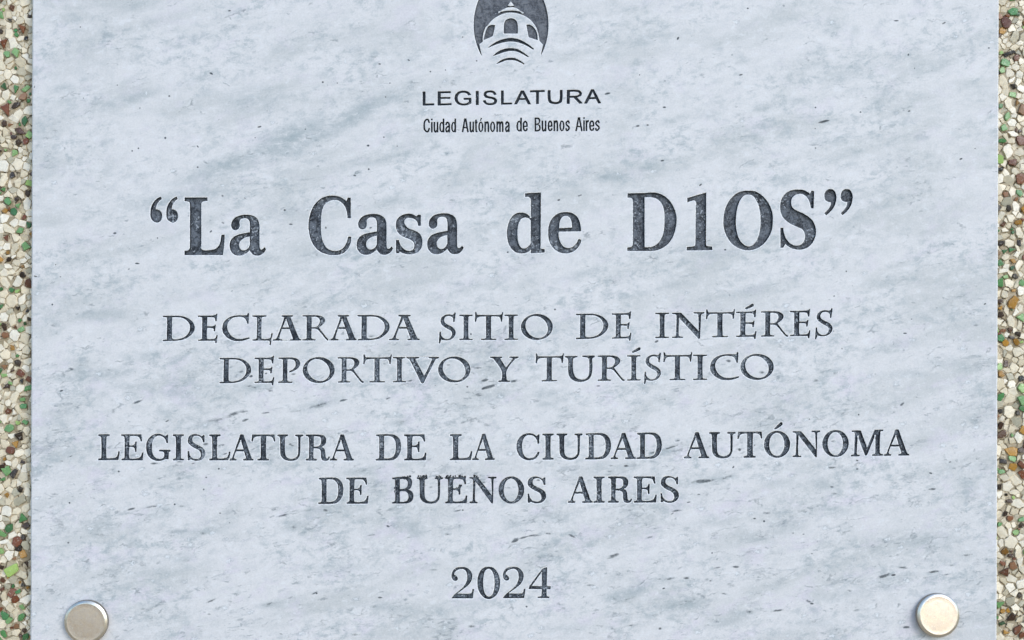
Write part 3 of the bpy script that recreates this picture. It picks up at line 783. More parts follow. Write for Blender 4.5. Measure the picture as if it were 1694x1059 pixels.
# natural marks in the stone: x, y, half length, half width, tilt (degrees, up to the right), strength
FLECKS = """1005,155,6.5,1.5,13,1 1237,14,2.2,1.7,0,1 1121.5,63.5,3.8,2.2,60,1 1225.5,124,4.2,1.5,12,1 1058,124,1.7,1.5,0,.9 1100,134,1.4,1.3,0,.8 1099,177.5,3.8,1.8,0,1 1054.8,208.5,4.4,1.8,3,1
1071.5,207,2.8,1.5,3,1 1363,201,12.2,2.1,13,1 1349,178,2,1.8,0,.9 1095.7,266,4,1.8,10,1 1158.7,306,3.6,1.8,45,1 1349,245,2,1.8,0,.7 1348.5,213,1.5,1.5,0,.8 1482.4,34.5,5.6,1.5,2,1
1561.4,38.3,4.4,1.6,30,1 1502.6,90.7,2.6,1.8,60,.9 1635.8,79.6,2.4,1.5,0,1 1423.5,185.6,2,1.8,0,.9 1589.8,263,3.6,1.9,20,1 1504,184,3.4,2.2,10,.7 1613,246,1.7,1.5,0,.7 1513,113,1.5,2.4,0,.7
628,106,2.9,1.4,-5,1 676,99.5,3,1.5,-25,1 534,136,2.2,2,0,1 558,137.6,1.5,1.5,0,.7 429,210,4.5,1.6,12,1 609,241,3,2.2,0,1 610,280,2,2,0,1 587,290.5,3.4,1.5,-10,1 645,137.6,1.8,1.6,0,.8
712,118.6,2,1.8,0,.9 737,116,1.5,1.5,0,.8 788.5,100.7,1.7,1.6,0,.9 765.4,61.5,1.7,1.7,0,.8 637.8,160.5,2.2,2.2,0,.7 505,214,1.8,1.6,0,.7 635,227,2.2,2,0,.7 657,242,1.6,2,0,.6
379.7,18,3,1.5,0,1 349.5,121.8,4.2,2.1,-25,1 132.8,44.8,1.5,1.5,0,.9 273.4,228.4,2.4,2.2,0,1 228.9,245.4,1.8,2,0,.9 218.6,249.8,1.7,1.7,0,1 327,242.5,3,1.5,-50,.9 327,276.7,2,1.6,0,1
57,143.5,1.3,3,0,.9 422,228,1.6,1.5,0,.8 138,162.5,1.7,1.5,0,.7 280,159,2.4,2,0,.8 194,141,1.5,1.4,0,.7 231.5,179,2.2,2,0,.6 1199.6,413.3,2.5,1.8,0,1 924.3,331,3.3,1.8,20,1 957.7,324,2.8,1.6,10,.7 961,323,2,1.5,20,.7
471,347.8,2.3,2.2,0,1 348.8,383,3.6,1.7,45,.9 481,371,4.4,2,0,.8 539,377,1.8,3,0,.8 840,417.4,2.2,1.8,20,.9 613,377,3,2,25,.8 260.5,394,1.6,2.5,0,.7 405,328,3,1.6,-40,.5 368,324,3,2.6,0,.6 369,369,4,2.4,-20,.55
190,386,3.6,2.3,10,1 227,436,5,1.8,-5,1 213,445.5,2.8,1.6,20,.7 59,457.6,4,1.4,0,.9 86.5,504,2,2,0,1 92,438,1.6,1.5,0,.8 101.6,646.6,3.8,1.8,15,1 227,665.5,11,1.5,20,.9 117.5,610.6,7.5,2.2,-10,.75 100,458,2,1.2,0,.7
347,697,34,3.2,12,.66 384,686,14,3,20,.85 406,694.5,7.5,1.7,20,.9 403,680,13,2.5,5,.55 276.5,696.5,4.5,1.5,30,.85 257,767,10,1.4,2,.85 298,764,8,1.4,5,.75 337,810,2,2,0,1 362,775.6,2.2,2,0,1
196.4,780,2.2,2,0,1 289,834.5,2.2,2,0,1 115,832,2,2,0,1 341,790,2,1.8,0,.8 187,681,8,4,60,.4 341,735,6.5,1.8,5,.8 187,663,6,1.5,-10,.55 117,755,5,1.5,30,.6 102,763,5,1.6,0,.5 84,772,6,1.6,0,.5
568,662.5,8,1.4,12,.9 527,671,28,3,14,.6 486,680,15,2,10,.55 440,683,12,1.6,0,.6 810,640,14,2.2,16,1 800,642.5,5,2.4,30,1 843,631,22,1.6,5,.95 792.5,653,11,2.6,0,.7 767,699,10,1.6,14,.7 642,659,6,1.2,20,.7 775,650,6,2,0,.55
739,663,6,1.2,15,.6 595,778,20,4,0,.36 503,845,36,1.6,8,.5 539,845,6.5,1.8,5,.75 851.6,893.7,9,2.6,25,1 866,889,9,1.4,15,.95 884,886,18,1.3,6,.95 905,882.6,14,1.3,-4,.8 945,886,8.5,1.6,-25,.85 663,699,14,5,10,.42 805,703,9,3,0,.5
1108.7,739.8,17,2.2,18,1 1080,749,13,2,12,.6 1121.5,728.5,6,1.4,12,.75 1163,796,25,2.6,7,.85 1202,789.5,17,2.2,15,.66 1213,773,3,1.6,45,1 1036,771,5.6,2.2,0,.9 1009,780,6.5,1.8,-5,.75 1086,565,4.5,2.2,25,.95
1121.5,845,13,1.5,6,.85 1269,849,13,2.2,0,.6 1264,862.4,2.3,2.2,0,1 1139,831,5,1.5,10,.75 1156,818,3.4,1.4,0,.75 1248,858,3.4,1.8,0,.8 1006,785,10,1.3,5,.6 990,638.6,5,1.3,5,.75 1223.6,744,3,3.4,60,.85 1248,736.6,2.6,1.4,30,.95 1112,850,5,2,30,.6
1074.7,889,11,1.4,17,.75 1013,920,14,3.2,18,.9 975.6,968,10,1.8,2,.75 1110,957,13,2,8,.7 1135,956,7,1.8,0,.8 1098,973.5,3,1.6,15,1 1041.7,992,16,5,15,.6 1134,998,28,5,8,.45 1186,940,12,3.2,15,.55 1216,938,9,1.5,0,.85
1209,968,9,2.6,-10,.6 1240,1012,13,3,-12,.65 1287,1010,13,1.8,3,.8 1200,983,13,1.2,-12,.6 1240,912,11,3.2,10,.5 1125,940,10,1.6,30,.5 1090,958,7,1.4,0,.5 1169,958,7,1.3,5,.6 1175,961,3,1.3,0,.8 1178,915,2,2.4,0,.8 1092,1040,4,3,0,.7 1014,1041,6,2,-10,.65 980,1048,10,1.6,-10,.55 1041,1035,8,1.3,5,.6 957,900,10,2,0,.4
757,845,9,1.2,12,.8 765.6,844,2,1.6,0,1 641.7,870.7,4,2.4,-20,.85 538,843.5,5,1.6,0,.7 717,942.7,11,1.3,0,.6 604,908.5,11,1.3,0,.6 628.7,988.8,5.5,2.4,0,.75 521,980.5,8.5,1.7,25,.8 524,982,2,1.6,0,1 780,1036,9,2.2,0,.6 587,1050,11,1.7,5,.6 871,1003.6,2.2,1.8,-20,1 618,1003,9,2.2,5,.6 740,884,8,1.6,0,.55 676,889,6,2.2,10,.5 614,885,14,1.2,4,.5 663,905,8,1.3,-10,.5
215.7,842.4,10,1.8,10,.8 253.5,837.7,32,1.5,10,.55 301,837.7,7,1.3,8,.8 350,993.5,13,1.7,25,.6 468,853,15,1.7,12,.72 487,846,10,1.3,15,.6 487,873,8,4,0,.45 263,873,12,4.5,0,.45 336,882.5,11,2.2,-10,.55 215.7,902.6,9,4,30,.45 308,926,9,4,0,.4 178,976,9,1.7,-22,.5 238,1008,10,1.6,-8,.45 113,898,3,2.6,0,.6 364,849,3,2,0,.6 380,865,2,1.6,0,.6 346,1016,5,3,0,.45 380,995,6,2.2,-10,.45 445,1000,25,4,5,.4 465,1049,5,1.6,-5,.6
1376,773.5,13,1.5,0,.8 1539.6,783,3.6,1.8,-20,1 1542,809.4,12,1.6,3,.7 1463,953,17,2.2,15,1 1478,951.5,5,2.2,10,1 1493,939,10,2,-5,.9 1546.6,945.7,17,1.4,8,.9 1565,950.5,9,1.2,8,.7 1575,935,7,1.3,0,.75 1600,918.6,11,1.8,10,.8 1339,995.7,9,2.2,-25,.7 1343,999,4,1.8,0,.9 1405.5,977,6,1.6,0,.75 1498.7,1038,9,1.7,-3,.85
1418,762,3,1.5,-20,.9 1378.7,816.5,9,1.5,0,.6 1376,805.7,4.6,1.5,0,.75 1534,895.5,26,9,0,.34 1418,1010,9,1.8,10,.6 1629.4,503,2.8,1.4,35,1 1497,551.5,4.2,1.4,0,1 1492.3,669,6,1.7,42,.9 1420.5,686,2,1.8,-45,.9 1400,449,1.7,1.6,0,.9 1380,490,2.2,2,0,.8 1615,513,13,1.7,0,.5 1571.6,764.5,3.4,1.4,10,.85 1350.6,631,9,1.8,0,.5 1615,538,6,1.4,0,.55 1339,693.5,1.8,1.6,0,.8 1508,528,1.8,1.6,0,.8 1393,577,2.4,2.4,0,.6 1312,882,3,1.4,0,.6 1329,884,3,1.6,0,.6 1343,916,2.5,1.6,0,.6
679,629.6,7,1.3,15,.95 791,609,13,1.4,0,.6 801.5,629.6,8,2,15,.85 614,556,7,2.6,0,.75 398,615,6.5,1.3,3,.85 415,622.5,4.2,2.6,0,.95 417,640.5,15,2,-12,.7 485,619,7,1.5,3,.75 440,618,3,1.8,20,.75 385,640,10,1.6,0,.5 447,647,5,1.4,0,.7 742,604,5,1.2,0,.55 720,638,5,1.3,30,.5 773,640,2.4,2,0,.8 755,636,5,1.6,0,.5 1024,597,7,1.6,3,.6 1205,597,6,2,-10,.75 1259,616,7,2.2,-5,.6 1350,629,6,1.6,0,.55 1330,553,8,3,25,.4 779,553,2.4,2.4,0,.75 918,512,2.4,2,0,.8 1378,548,4,2,0,.5 1360,733,10,1,0,.01 1378,730,6,1.3,0,.7 1281,733,7,4,0,.4 482,736,6,2,-20,.75 505,743,6,1.6,-10,.5 448,741,8,1.6,10,.55 453,721,6,2,30,.35 367,737,8,1.6,5,.6 372,751,6,1.4,20,.6 320,767,5,1.2,10,.6 1418,776,3,1.6,0,.9 1036,757,5,1.4,0,.5 700,803,8,1.6,0,.55 713,806,6,2,20,.5 892,794,6,1.6,15,.7 850,806,6,1.6,0,.45 800,798,4,1.6,10,.65 1010,770,6,1.4,0,.6"""
CLOUDS = """480,230,95,32,25,.75 590,190,95,20,30,.7 380,272,85,22,15,.6 290,330,120,18,8,.5 215,164,62,12,15,.55 333,130,42,8,10,.5 170,176,36,10,15,.5 289,75,16,6,10,.6 137,133,15,5,0,.65 104,146,24,10,10,.5 230,8,45,8,5,.5 230,294,15,5,20,.7 360,281,100,16,20,.55 420,165,70,30,5,.4
1067,67,24,12,20,.6 1190,78,12,6,0,.65 1052,105,11,5,10,.7 1228,100,16,10,0,.45 1178,190,26,6,18,.6 1117,199,32,6,15,.6 1263,179,32,6,8,.55 1073,277,26,8,12,.75 1017,294,28,8,0,.65 1304,296,26,12,20,.65 1316,167,28,8,0,.5 1249,225,13,10,0,.5 1366,234,42,6,5,.6 1220,211,15,5,0,.6 1405,118,70,20,10,.35 1468,108,12,6,0,.5 1540,112,60,14,12,.45 1460,168,15,8,0,.4 1415,250,20,4,5,.6 1403,260,8,3,0,.6 1537,257,9,6,0,.55 1475,235,14,7,0,.5 1380,45,30,12,10,.4 1415,50,14,6,0,.5 1580,220,10,6,0,.4 1350,105,40,8,5,.35
480,350,30,8,15,.4 650,330,40,10,20,.45 690,340,20,7,10,.4 840,322,16,6,25,.5 560,420,90,12,5,.45 640,262,70,7,14,.5 715,245,25,4,14,.6 850,330,60,12,20,.3 1190,420,40,8,0,.3 1410,330,30,6,5,.35 1240,480,60,10,12,.35 1120,470,50,8,12,.35 960,455,60,8,15,.35 800,470,60,10,15,.35
175,520,50,14,5,.4 180,620,60,12,8,.55 145,613,30,12,0,.55 120,625,50,7,3,.55 210,640,40,9,0,.5 240,590,40,12,10,.4 330,705,50,6,12,.55 420,640,40,8,0,.6 300,650,60,10,0,.4 530,668,60,10,14,.5 660,697,28,10,15,.5 820,655,40,10,5,.45 905,655,30,16,0,.5 905,670,22,6,0,.6 600,780,45,8,0,.55 520,845,45,8,6,.4 1000,775,60,12,5,.45 1100,748,40,7,15,.6 1180,794,50,9,10,.6 1330,560,34,12,25,.45 1470,575,60,10,8,.45 1560,600,50,12,0,.4 1500,620,60,10,0,.4 1600,610,30,8,0,.45 1450,470,40,7,5,.3
100,755,30,9,20,.55 680,870,26,12,-20,.6 690,880,20,14,0,.55 850,870,24,14,0,.55 920,855,40,9,0,.4 1030,985,50,14,12,.6 1130,1000,50,12,8,.7 1080,962,45,8,10,.5 1230,1015,30,8,0,.5 1360,800,30,12,-20,.45 1540,893,60,16,3,.5 1385,845,50,12,0,.45 1470,960,60,9,10,.5 1300,870,40,16,0,.35 1400,985,60,9,5,.4 1350,1030,50,10,0,.35 640,1005,45,10,-5,.55 560,940,60,14,0,.35 460,1000,50,8,5,.45 330,880,60,8,5,.45 170,870,40,14,0,.45 260,850,40,12,10,.4 480,870,30,14,10,.4 220,900,20,9,20,.5 300,925,36,8,5,.45 260,948,60,6,3,.4 1190,860,50,9,5,.4 1250,890,40,10,0,.4 780,1000,60,9,5,.35 940,1040,60,9,5,.4 1200,1030,40,10,5,.45 1600,800,30,14,0,.35 1600,960,40,9,0,.35 1290,800,40,9,5,.3"""


def marks(txt):
    return np.array([[float(v) for v in t.split(',')] for t in txt.split()])


FL, CLD = marks(FLECKS), marks(CLOUDS)
VN = FL[FL[:, 2] >= 6.0].copy()
FL = FL[FL[:, 2] < 6.0].copy()
FL[:, 3] = np.maximum(FL[:, 3], 1.5)
VN[:, 2] *= 1.12
VN[:, 3] = VN[:, 3] * 1.45 + 0.5
FL = np.concatenate([FL, VN[[0]] * [1, 1, 0.9, 0.6, 1, 1], [[1363, 201, 12.2, 2.1, 13, 1], [1497, 551.5, 4.2, 1.5, 0, 1]]])


def field_of(M, P, power):
    out = np.zeros(len(P))
    for x, y, a, b, t, s in M:
        c, sn = math.cos(math.radians(t)), math.sin(math.radians(t))
        near = np.nonzero((np.abs(P[:, 0] - x) < a + b + 1) & (np.abs(P[:, 1] - y) < a + b + 1))[0]
        d = P[near] - (x, y)
        u, v = (d[:, 0] * c - d[:, 1] * sn) / a, (d[:, 0] * sn + d[:, 1] * c) / b
        r = np.sqrt(u * u + v * v)
        out[near] = np.maximum(out[near], s * np.clip(1.0 - r**power, 0, 1))
    return out


def slab():
    T = 22.0
    le, re_ = (lambda y: 52.6 - 3.2 * y / 1059), (lambda y: 1653.2 - 3.6 * y / 1059)
    top, bot = -150.0, 1118.0
    outer = np.array([(le(top), top), (re_(top), top), (re_(bot), bot), (le(bot), bot)])
    c = outer.mean(0)
    ch = 2.8
    inner = outer + np.sign(c - outer) * ch
    per = []
    for i in range(4):
        a, b = inner[i], inner[(i + 1) % 4]
        n = 90
        per.extend(a + (b - a) * k / n for k in range(n))
    per = np.array(per)
    rect_in = np.array(per)
    loops = [(ccw(rect_in), 100)]
    cut = []
    for l, chw in ALL_LOOPS:
        o = l + normals(l) * chw
        cut.append((l, o))
        if abs(area2(o)) > 0.3:
            loops.append((ccw(o), -1000 if area2(l) > 0 else 1000))
    # vertices that carry the stone's traced marks
    rnd = np.random.RandomState(3)
    gx, gy = np.meshgrid(np.arange(58, 1646, 7.0), np.arange(top + 8, bot - 6, 7.0))
    pts = np.stack([gx.ravel(), gy.ravel()], 1) + rnd.uniform(-2, 2, (gx.size, 2))
    ex = [pts]
    for x, y, a, b, t, s in np.concatenate([FL, VN]):
        cc, sn = math.cos(math.radians(t)), math.sin(math.radians(t))
        for r in (0.0, 0.35, 0.7, 1.0, 1.25):
            n = 1 if r == 0 else max(8, int(2.2 * a * max(r, .4)))
            for k in range(min(n, 40)):
                th = 2 * math.pi * (k + 0.5 * (r * 10 % 2)) / min(n, 40)
                u, v = a * r * math.cos(th), b * r * math.sin(th)
                ex.append(np.array([[x + u * cc + v * sn, y - u * sn + v * cc]]))
    pts = np.concatenate(ex)
    pts = pts[(pts[:, 0] > 57) & (pts[:, 0] < 1645) & (pts[:, 1] > top + 5) & (pts[:, 1] < bot - 5)]
    V, F, S, _ = cdt_fill(loops, pts)
    verts = [W(x, y, 0) for x, y in V]
    fl, cd, vn = field_of(FL, V, 2.6), field_of(CLD, V, 1.6), field_of(VN, V, 1.5)
    faces, mi = [], []
    for f, s in zip(F, S):
        if s >= 100:
            faces.append(list(f)[::-1])
            mi.append(0)
    base_n = len(verts)
    # pale halo rims down into the letters
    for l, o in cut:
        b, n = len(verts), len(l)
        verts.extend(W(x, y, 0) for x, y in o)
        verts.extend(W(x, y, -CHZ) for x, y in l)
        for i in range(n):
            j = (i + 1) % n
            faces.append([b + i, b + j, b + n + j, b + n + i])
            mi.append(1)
    # arris, sides and back
    b, n = len(verts), len(per)
    sc = (outer.max(0) - outer.min(0)) / (inner.max(0) - inner.min(0))
    op = []
    for i in range(4):
        a, q = outer[i], outer[(i + 1) % 4]
        op.extend(a + (q - a) * k / 90 for k in range(90))
    rr = np.random.RandomState(8)
    op = np.array(op)
    kk = np.array([noise.noise(Vector((p[0] * 0.03, p[1] * 0.03, 2.0))) + 0.8 * noise.noise(Vector((p[0] * 0.15, p[1] * 0.15, 7.0))) for p in op])
    op += np.sign(c - op) * (np.abs(kk) * 0.8)[:, None]
    verts.extend(W(x, y, 0) for x, y in per)
    verts.extend(W(x, y, -ch) for x, y in op)
    verts.extend(W(x, y, -T) for x, y in op)
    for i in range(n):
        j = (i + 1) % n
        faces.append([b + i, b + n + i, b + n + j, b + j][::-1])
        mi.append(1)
        faces.append([b + n + i, b + 2 * n + i, b + 2 * n + j, b + n + j][::-1])
        mi.append(0)
    faces.append([b + 2 * n + i for i in range(n)])
    mi.append(0)
    ob = mesh_obj('stone_slab', verts, faces, [M_MARBLE, M_HALO_EDGE], plaque, mi)
    me = ob.data
    for nm, arr in (('fleck', fl), ('cloud', cd), ('vein', vn)):
        at = me.attributes.new(nm, 'FLOAT', 'POINT')
        full = np.zeros(len(verts), dtype=np.float32)
        full[:len(arr)] = arr
        at.data.foreach_set('value', full)
    return T


SLAB_T = slab()


# ------------------------------------------------------------------ the wall of exposed chips
def chip_material(name, stops, rough, trans=0.0, spec=0.5):
    m = NT(name)
    rid = m.attr('chip')
    cr = m.n('ShaderNodeValToRGB', {0: rid})
    cr.color_ramp.interpolation = 'LINEAR'
    el = cr.color_ramp.elements
    for i, (p, c) in enumerate(stops):
        e = el[i] if i < 2 else el.new(p)
        e.position, e.color = p, c
    P = m.coords()
    g = m.noise(P, 0.16, 4, 0.65, 0.6)
    c = m.mix(m.ramp(g, 0.3, 0.72, 0.0, 0.42), cr.outputs[0], m.mix(0.5, cr.outputs[0], rgb(0.09, 0.08, 0.06)))
    c = m.mix(m.ramp(m.noise(P, 0.35, 2, 0.5), 0.62, 0.72, 0, 0.35), c, rgb(0.75, 0.70, 0.62))
    m.set(m.bsdf.inputs['Base Color'], c)
    m.bsdf.inputs['Roughness'].default_value = rough
    m.bsdf.inputs['Specular IOR Level'].default_value = spec
    m.bump(g, 0.5, 0.0005)
    return m.mat


M_PALE = chip_material('pale_marble_chip', [(0.0, rgb(0.46, 0.43, 0.32)), (1.0, rgb(0.93, 0.87, 0.74)), (0.16, rgb(0.70, 0.61, 0.44)), (0.55, rgb(0.89, 0.78, 0.58))], 0.28)
M_GREEN = chip_material('green_glass_chip', [(0.0, rgb(0.020, 0.075, 0.025)), (1.0, rgb(0.40, 0.58, 0.16)), (0.45, rgb(0.075, 0.26, 0.085)), (0.75, rgb(0.27, 0.46, 0.18))], 0.25)
M_BROWN = chip_material('brown_glass_chip', [(0.0, rgb(0.012, 0.010, 0.008)), (1.0, rgb(0.34, 0.19, 0.10)), (0.4, rgb(0.055, 0.024, 0.013)), (0.7, rgb(0.20, 0.058, 0.022))], 0.28)
M_AMBER = chip_material('amber_glass_chip', [(0.0, rgb(0.16, 0.075, 0.012)), (1.0, rgb(0.55, 0.28, 0.045))], 0.28)


def mortar_material():
    m = NT('cream_mortar')
    P = m.coords()
    v = m.n('ShaderNodeTexVoronoi', {'Vector': P, 'Scale': 0.07})
    pick = m.n('ShaderNodeSeparateColor', {0: v.outputs['Color']})
    e = m.n('ShaderNodeTexVoronoi', {'Vector': P, 'Scale': 0.07}, feature='DISTANCE_TO_EDGE')
    c = m.mix(pick.outputs[0], rgb(0.30, 0.24, 0.15), rgb(0.62, 0.53, 0.39))
    g = m.noise(P, 0.25, 4, 0.65)
    c = m.mix(m.ramp(e.outputs['Distance'], 0.10, 0.03), c, m.mix(m.ramp(g, 0.35, 0.65), m.mix(m.ramp(m.noise(P, 0.05, 3, 0.6), 0.46, 0.60), rgb(0.060, 0.045, 0.024), rgb(0.34, 0.27, 0.17)), m.mix(m.ramp(m.noise(P, 0.05, 3, 0.6), 0.46, 0.60), rgb(0.26, 0.20, 0.12), rgb(0.80, 0.69, 0.52))))
    m.set(m.bsdf.inputs['Base Color'], c)
    m.bsdf.inputs['Roughness'].default_value = 0.85
    m.bump(g, 0.6, 0.0006)
    return m.mat


M_MORTAR = mortar_material()

# coloured chips seen in the photograph: x, y, radius, family, shade 0..1
CHIPS = """2.5,26,7,g,.6 38,49,9,b,.75 8,74,8,b,.65 12.7,90,5,g,.6 27,88,8,g,.75 44,64,4,b,0 17,34,4,b,.1 7,143,6,g,.1 27,148,7,g,.4 43,147,7,g,.7 39,160,7,b,.95 10,181,10,b,.7 27,175,7,b,.25 18,207,5,b,.9 42,200,7,g,.15 34,217,8,b,.45 23,227,5,b,.3 32,236,5,b,.3 24.5,253,6,g,.7
16,708,8,g,.6 33,720,7,b,.1 27,734,7,a,.8 38,764,4,b,.2 4,774,5,b,.2 11,778,8,g,.6 24.5,783,7,b,.1 39,857,8,g,.4 44,869,6,b,.3 39,889,4,b,.1 28,896,8,b,.7 32,907,6,b,.1 38,917,7,a,.8 44,934,6,b,.2 20,941,12,g,1 5,883,7,g,.6 2,911,5,g,.8
21,980,8,b,.72 30,978,5,g,.4 26,991,6,b,.65 39,968,4,b,0 1.5,1007,5,b,.7 8,1018,7,g,.35 16,1026,6,g,.65 36,1021,7,g,.5 37,1004,5,g,.7 43,1053,6,g,.2 41,1043,4,b,.3 5,960,4,b,.5 44,408,7,g,.6 28,330,5,b,.2 12,395,6,b,.6 38,455,5,b,.1 20,480,5,g,.3 8,540,6,b,.3 36,545,5,g,.6 30,600,6,b,.2 10,640,6,b,.4 40,672,6,g,.5 22,290,6,b,.1 6,315,5,g,.5 40,360,5,b,.7 15,430,4,b,.1 30,510,4,b,.1 20,575,5,a,.5 38,630,4,b,0 14,680,5,b,.6
1675,20,7,g,.5 1683,24,4,g,.05 1662.6,38,9,b,.55 1657.5,51,6,a,.8 1668.5,89,8,b,.05 1680,96,5,b,.6 1661.6,104,8,g,.55 1675,143,5,b,0 1675,156,6,g,.75 1681,171,5,a,.3 1690,182,8,b,1 1665,193,6,g,.65 1661,212,7,g,.6 1656,233,6,g,.4 1689,233,8,b,.6 1675,269,7,b,.6 1688,296,9,b,.75 1655,280,4,b,0
1655,403,5,b,.1 1685,402,5,b,.1 1673.6,415,6,g,.3 1655,435,6,g,.3 1675,432,5,a,.7 1679,457,5,b,.1 1691,468,6,g,.6 1653.6,499,6,b,.35 1675,500,10,a,.6 1655.5,521,6,b,.2 1689,525,8,g,.7 1673.6,558.6,5,b,.1 1684,553,5,b,.1 1658.5,547,5,b,.8 1655,619,6,a,.5 1689,627,5,b,0 1690,642,8,g,.85 1655,657,7,g,.45 1654,680,4,b,.1 1683,683,4,b,.1 1691,676,5,g,.3 1654,704,6,b,.4 1691,712,6,a,.9 1673,745.6,10,a,.9 1674,758,6,g,.7 1658.5,763,6,b,.1 1689,768,7,b,.65 1675.5,772,7,a,.8 1656.6,780,5,g,.6
1671,919.5,5,b,.4 1658,932,5,b,.7 1660,945,9,b,.5 1675,935,6,b,.9 1672,1021,8,b,.3 1657,1031,5,g,0 1664,1045,6,a,.9 1682,1042,8,b,.6 1686,320,6,g,.5 1668,345,5,b,.1 1658,372,5,b,.5 1684,368,6,a,.5 1690,860,5,g,.6 1680,880,5,g,.8 1662,850,4,b,.2 1686,985,4,b,.1 1690,1050,5,b,.6"""


def clip_poly(poly, mx, my, nx, ny):
    out = []
    n = len(poly)
    for i in range(n):
        a, b = poly[i], poly[(i + 1) % n]
        da, db = (a[0] - mx) * nx + (a[1] - my) * ny, (b[0] - mx) * nx + (b[1] - my) * ny
        if da <= 0:
            out.append(a)
        if (da < 0 < db) or (db < 0 < da):
            t = da / (da - db)
            out.append((a[0] + (b[0] - a[0]) * t, a[1] + (b[1] - a[1]) * t))
    return out


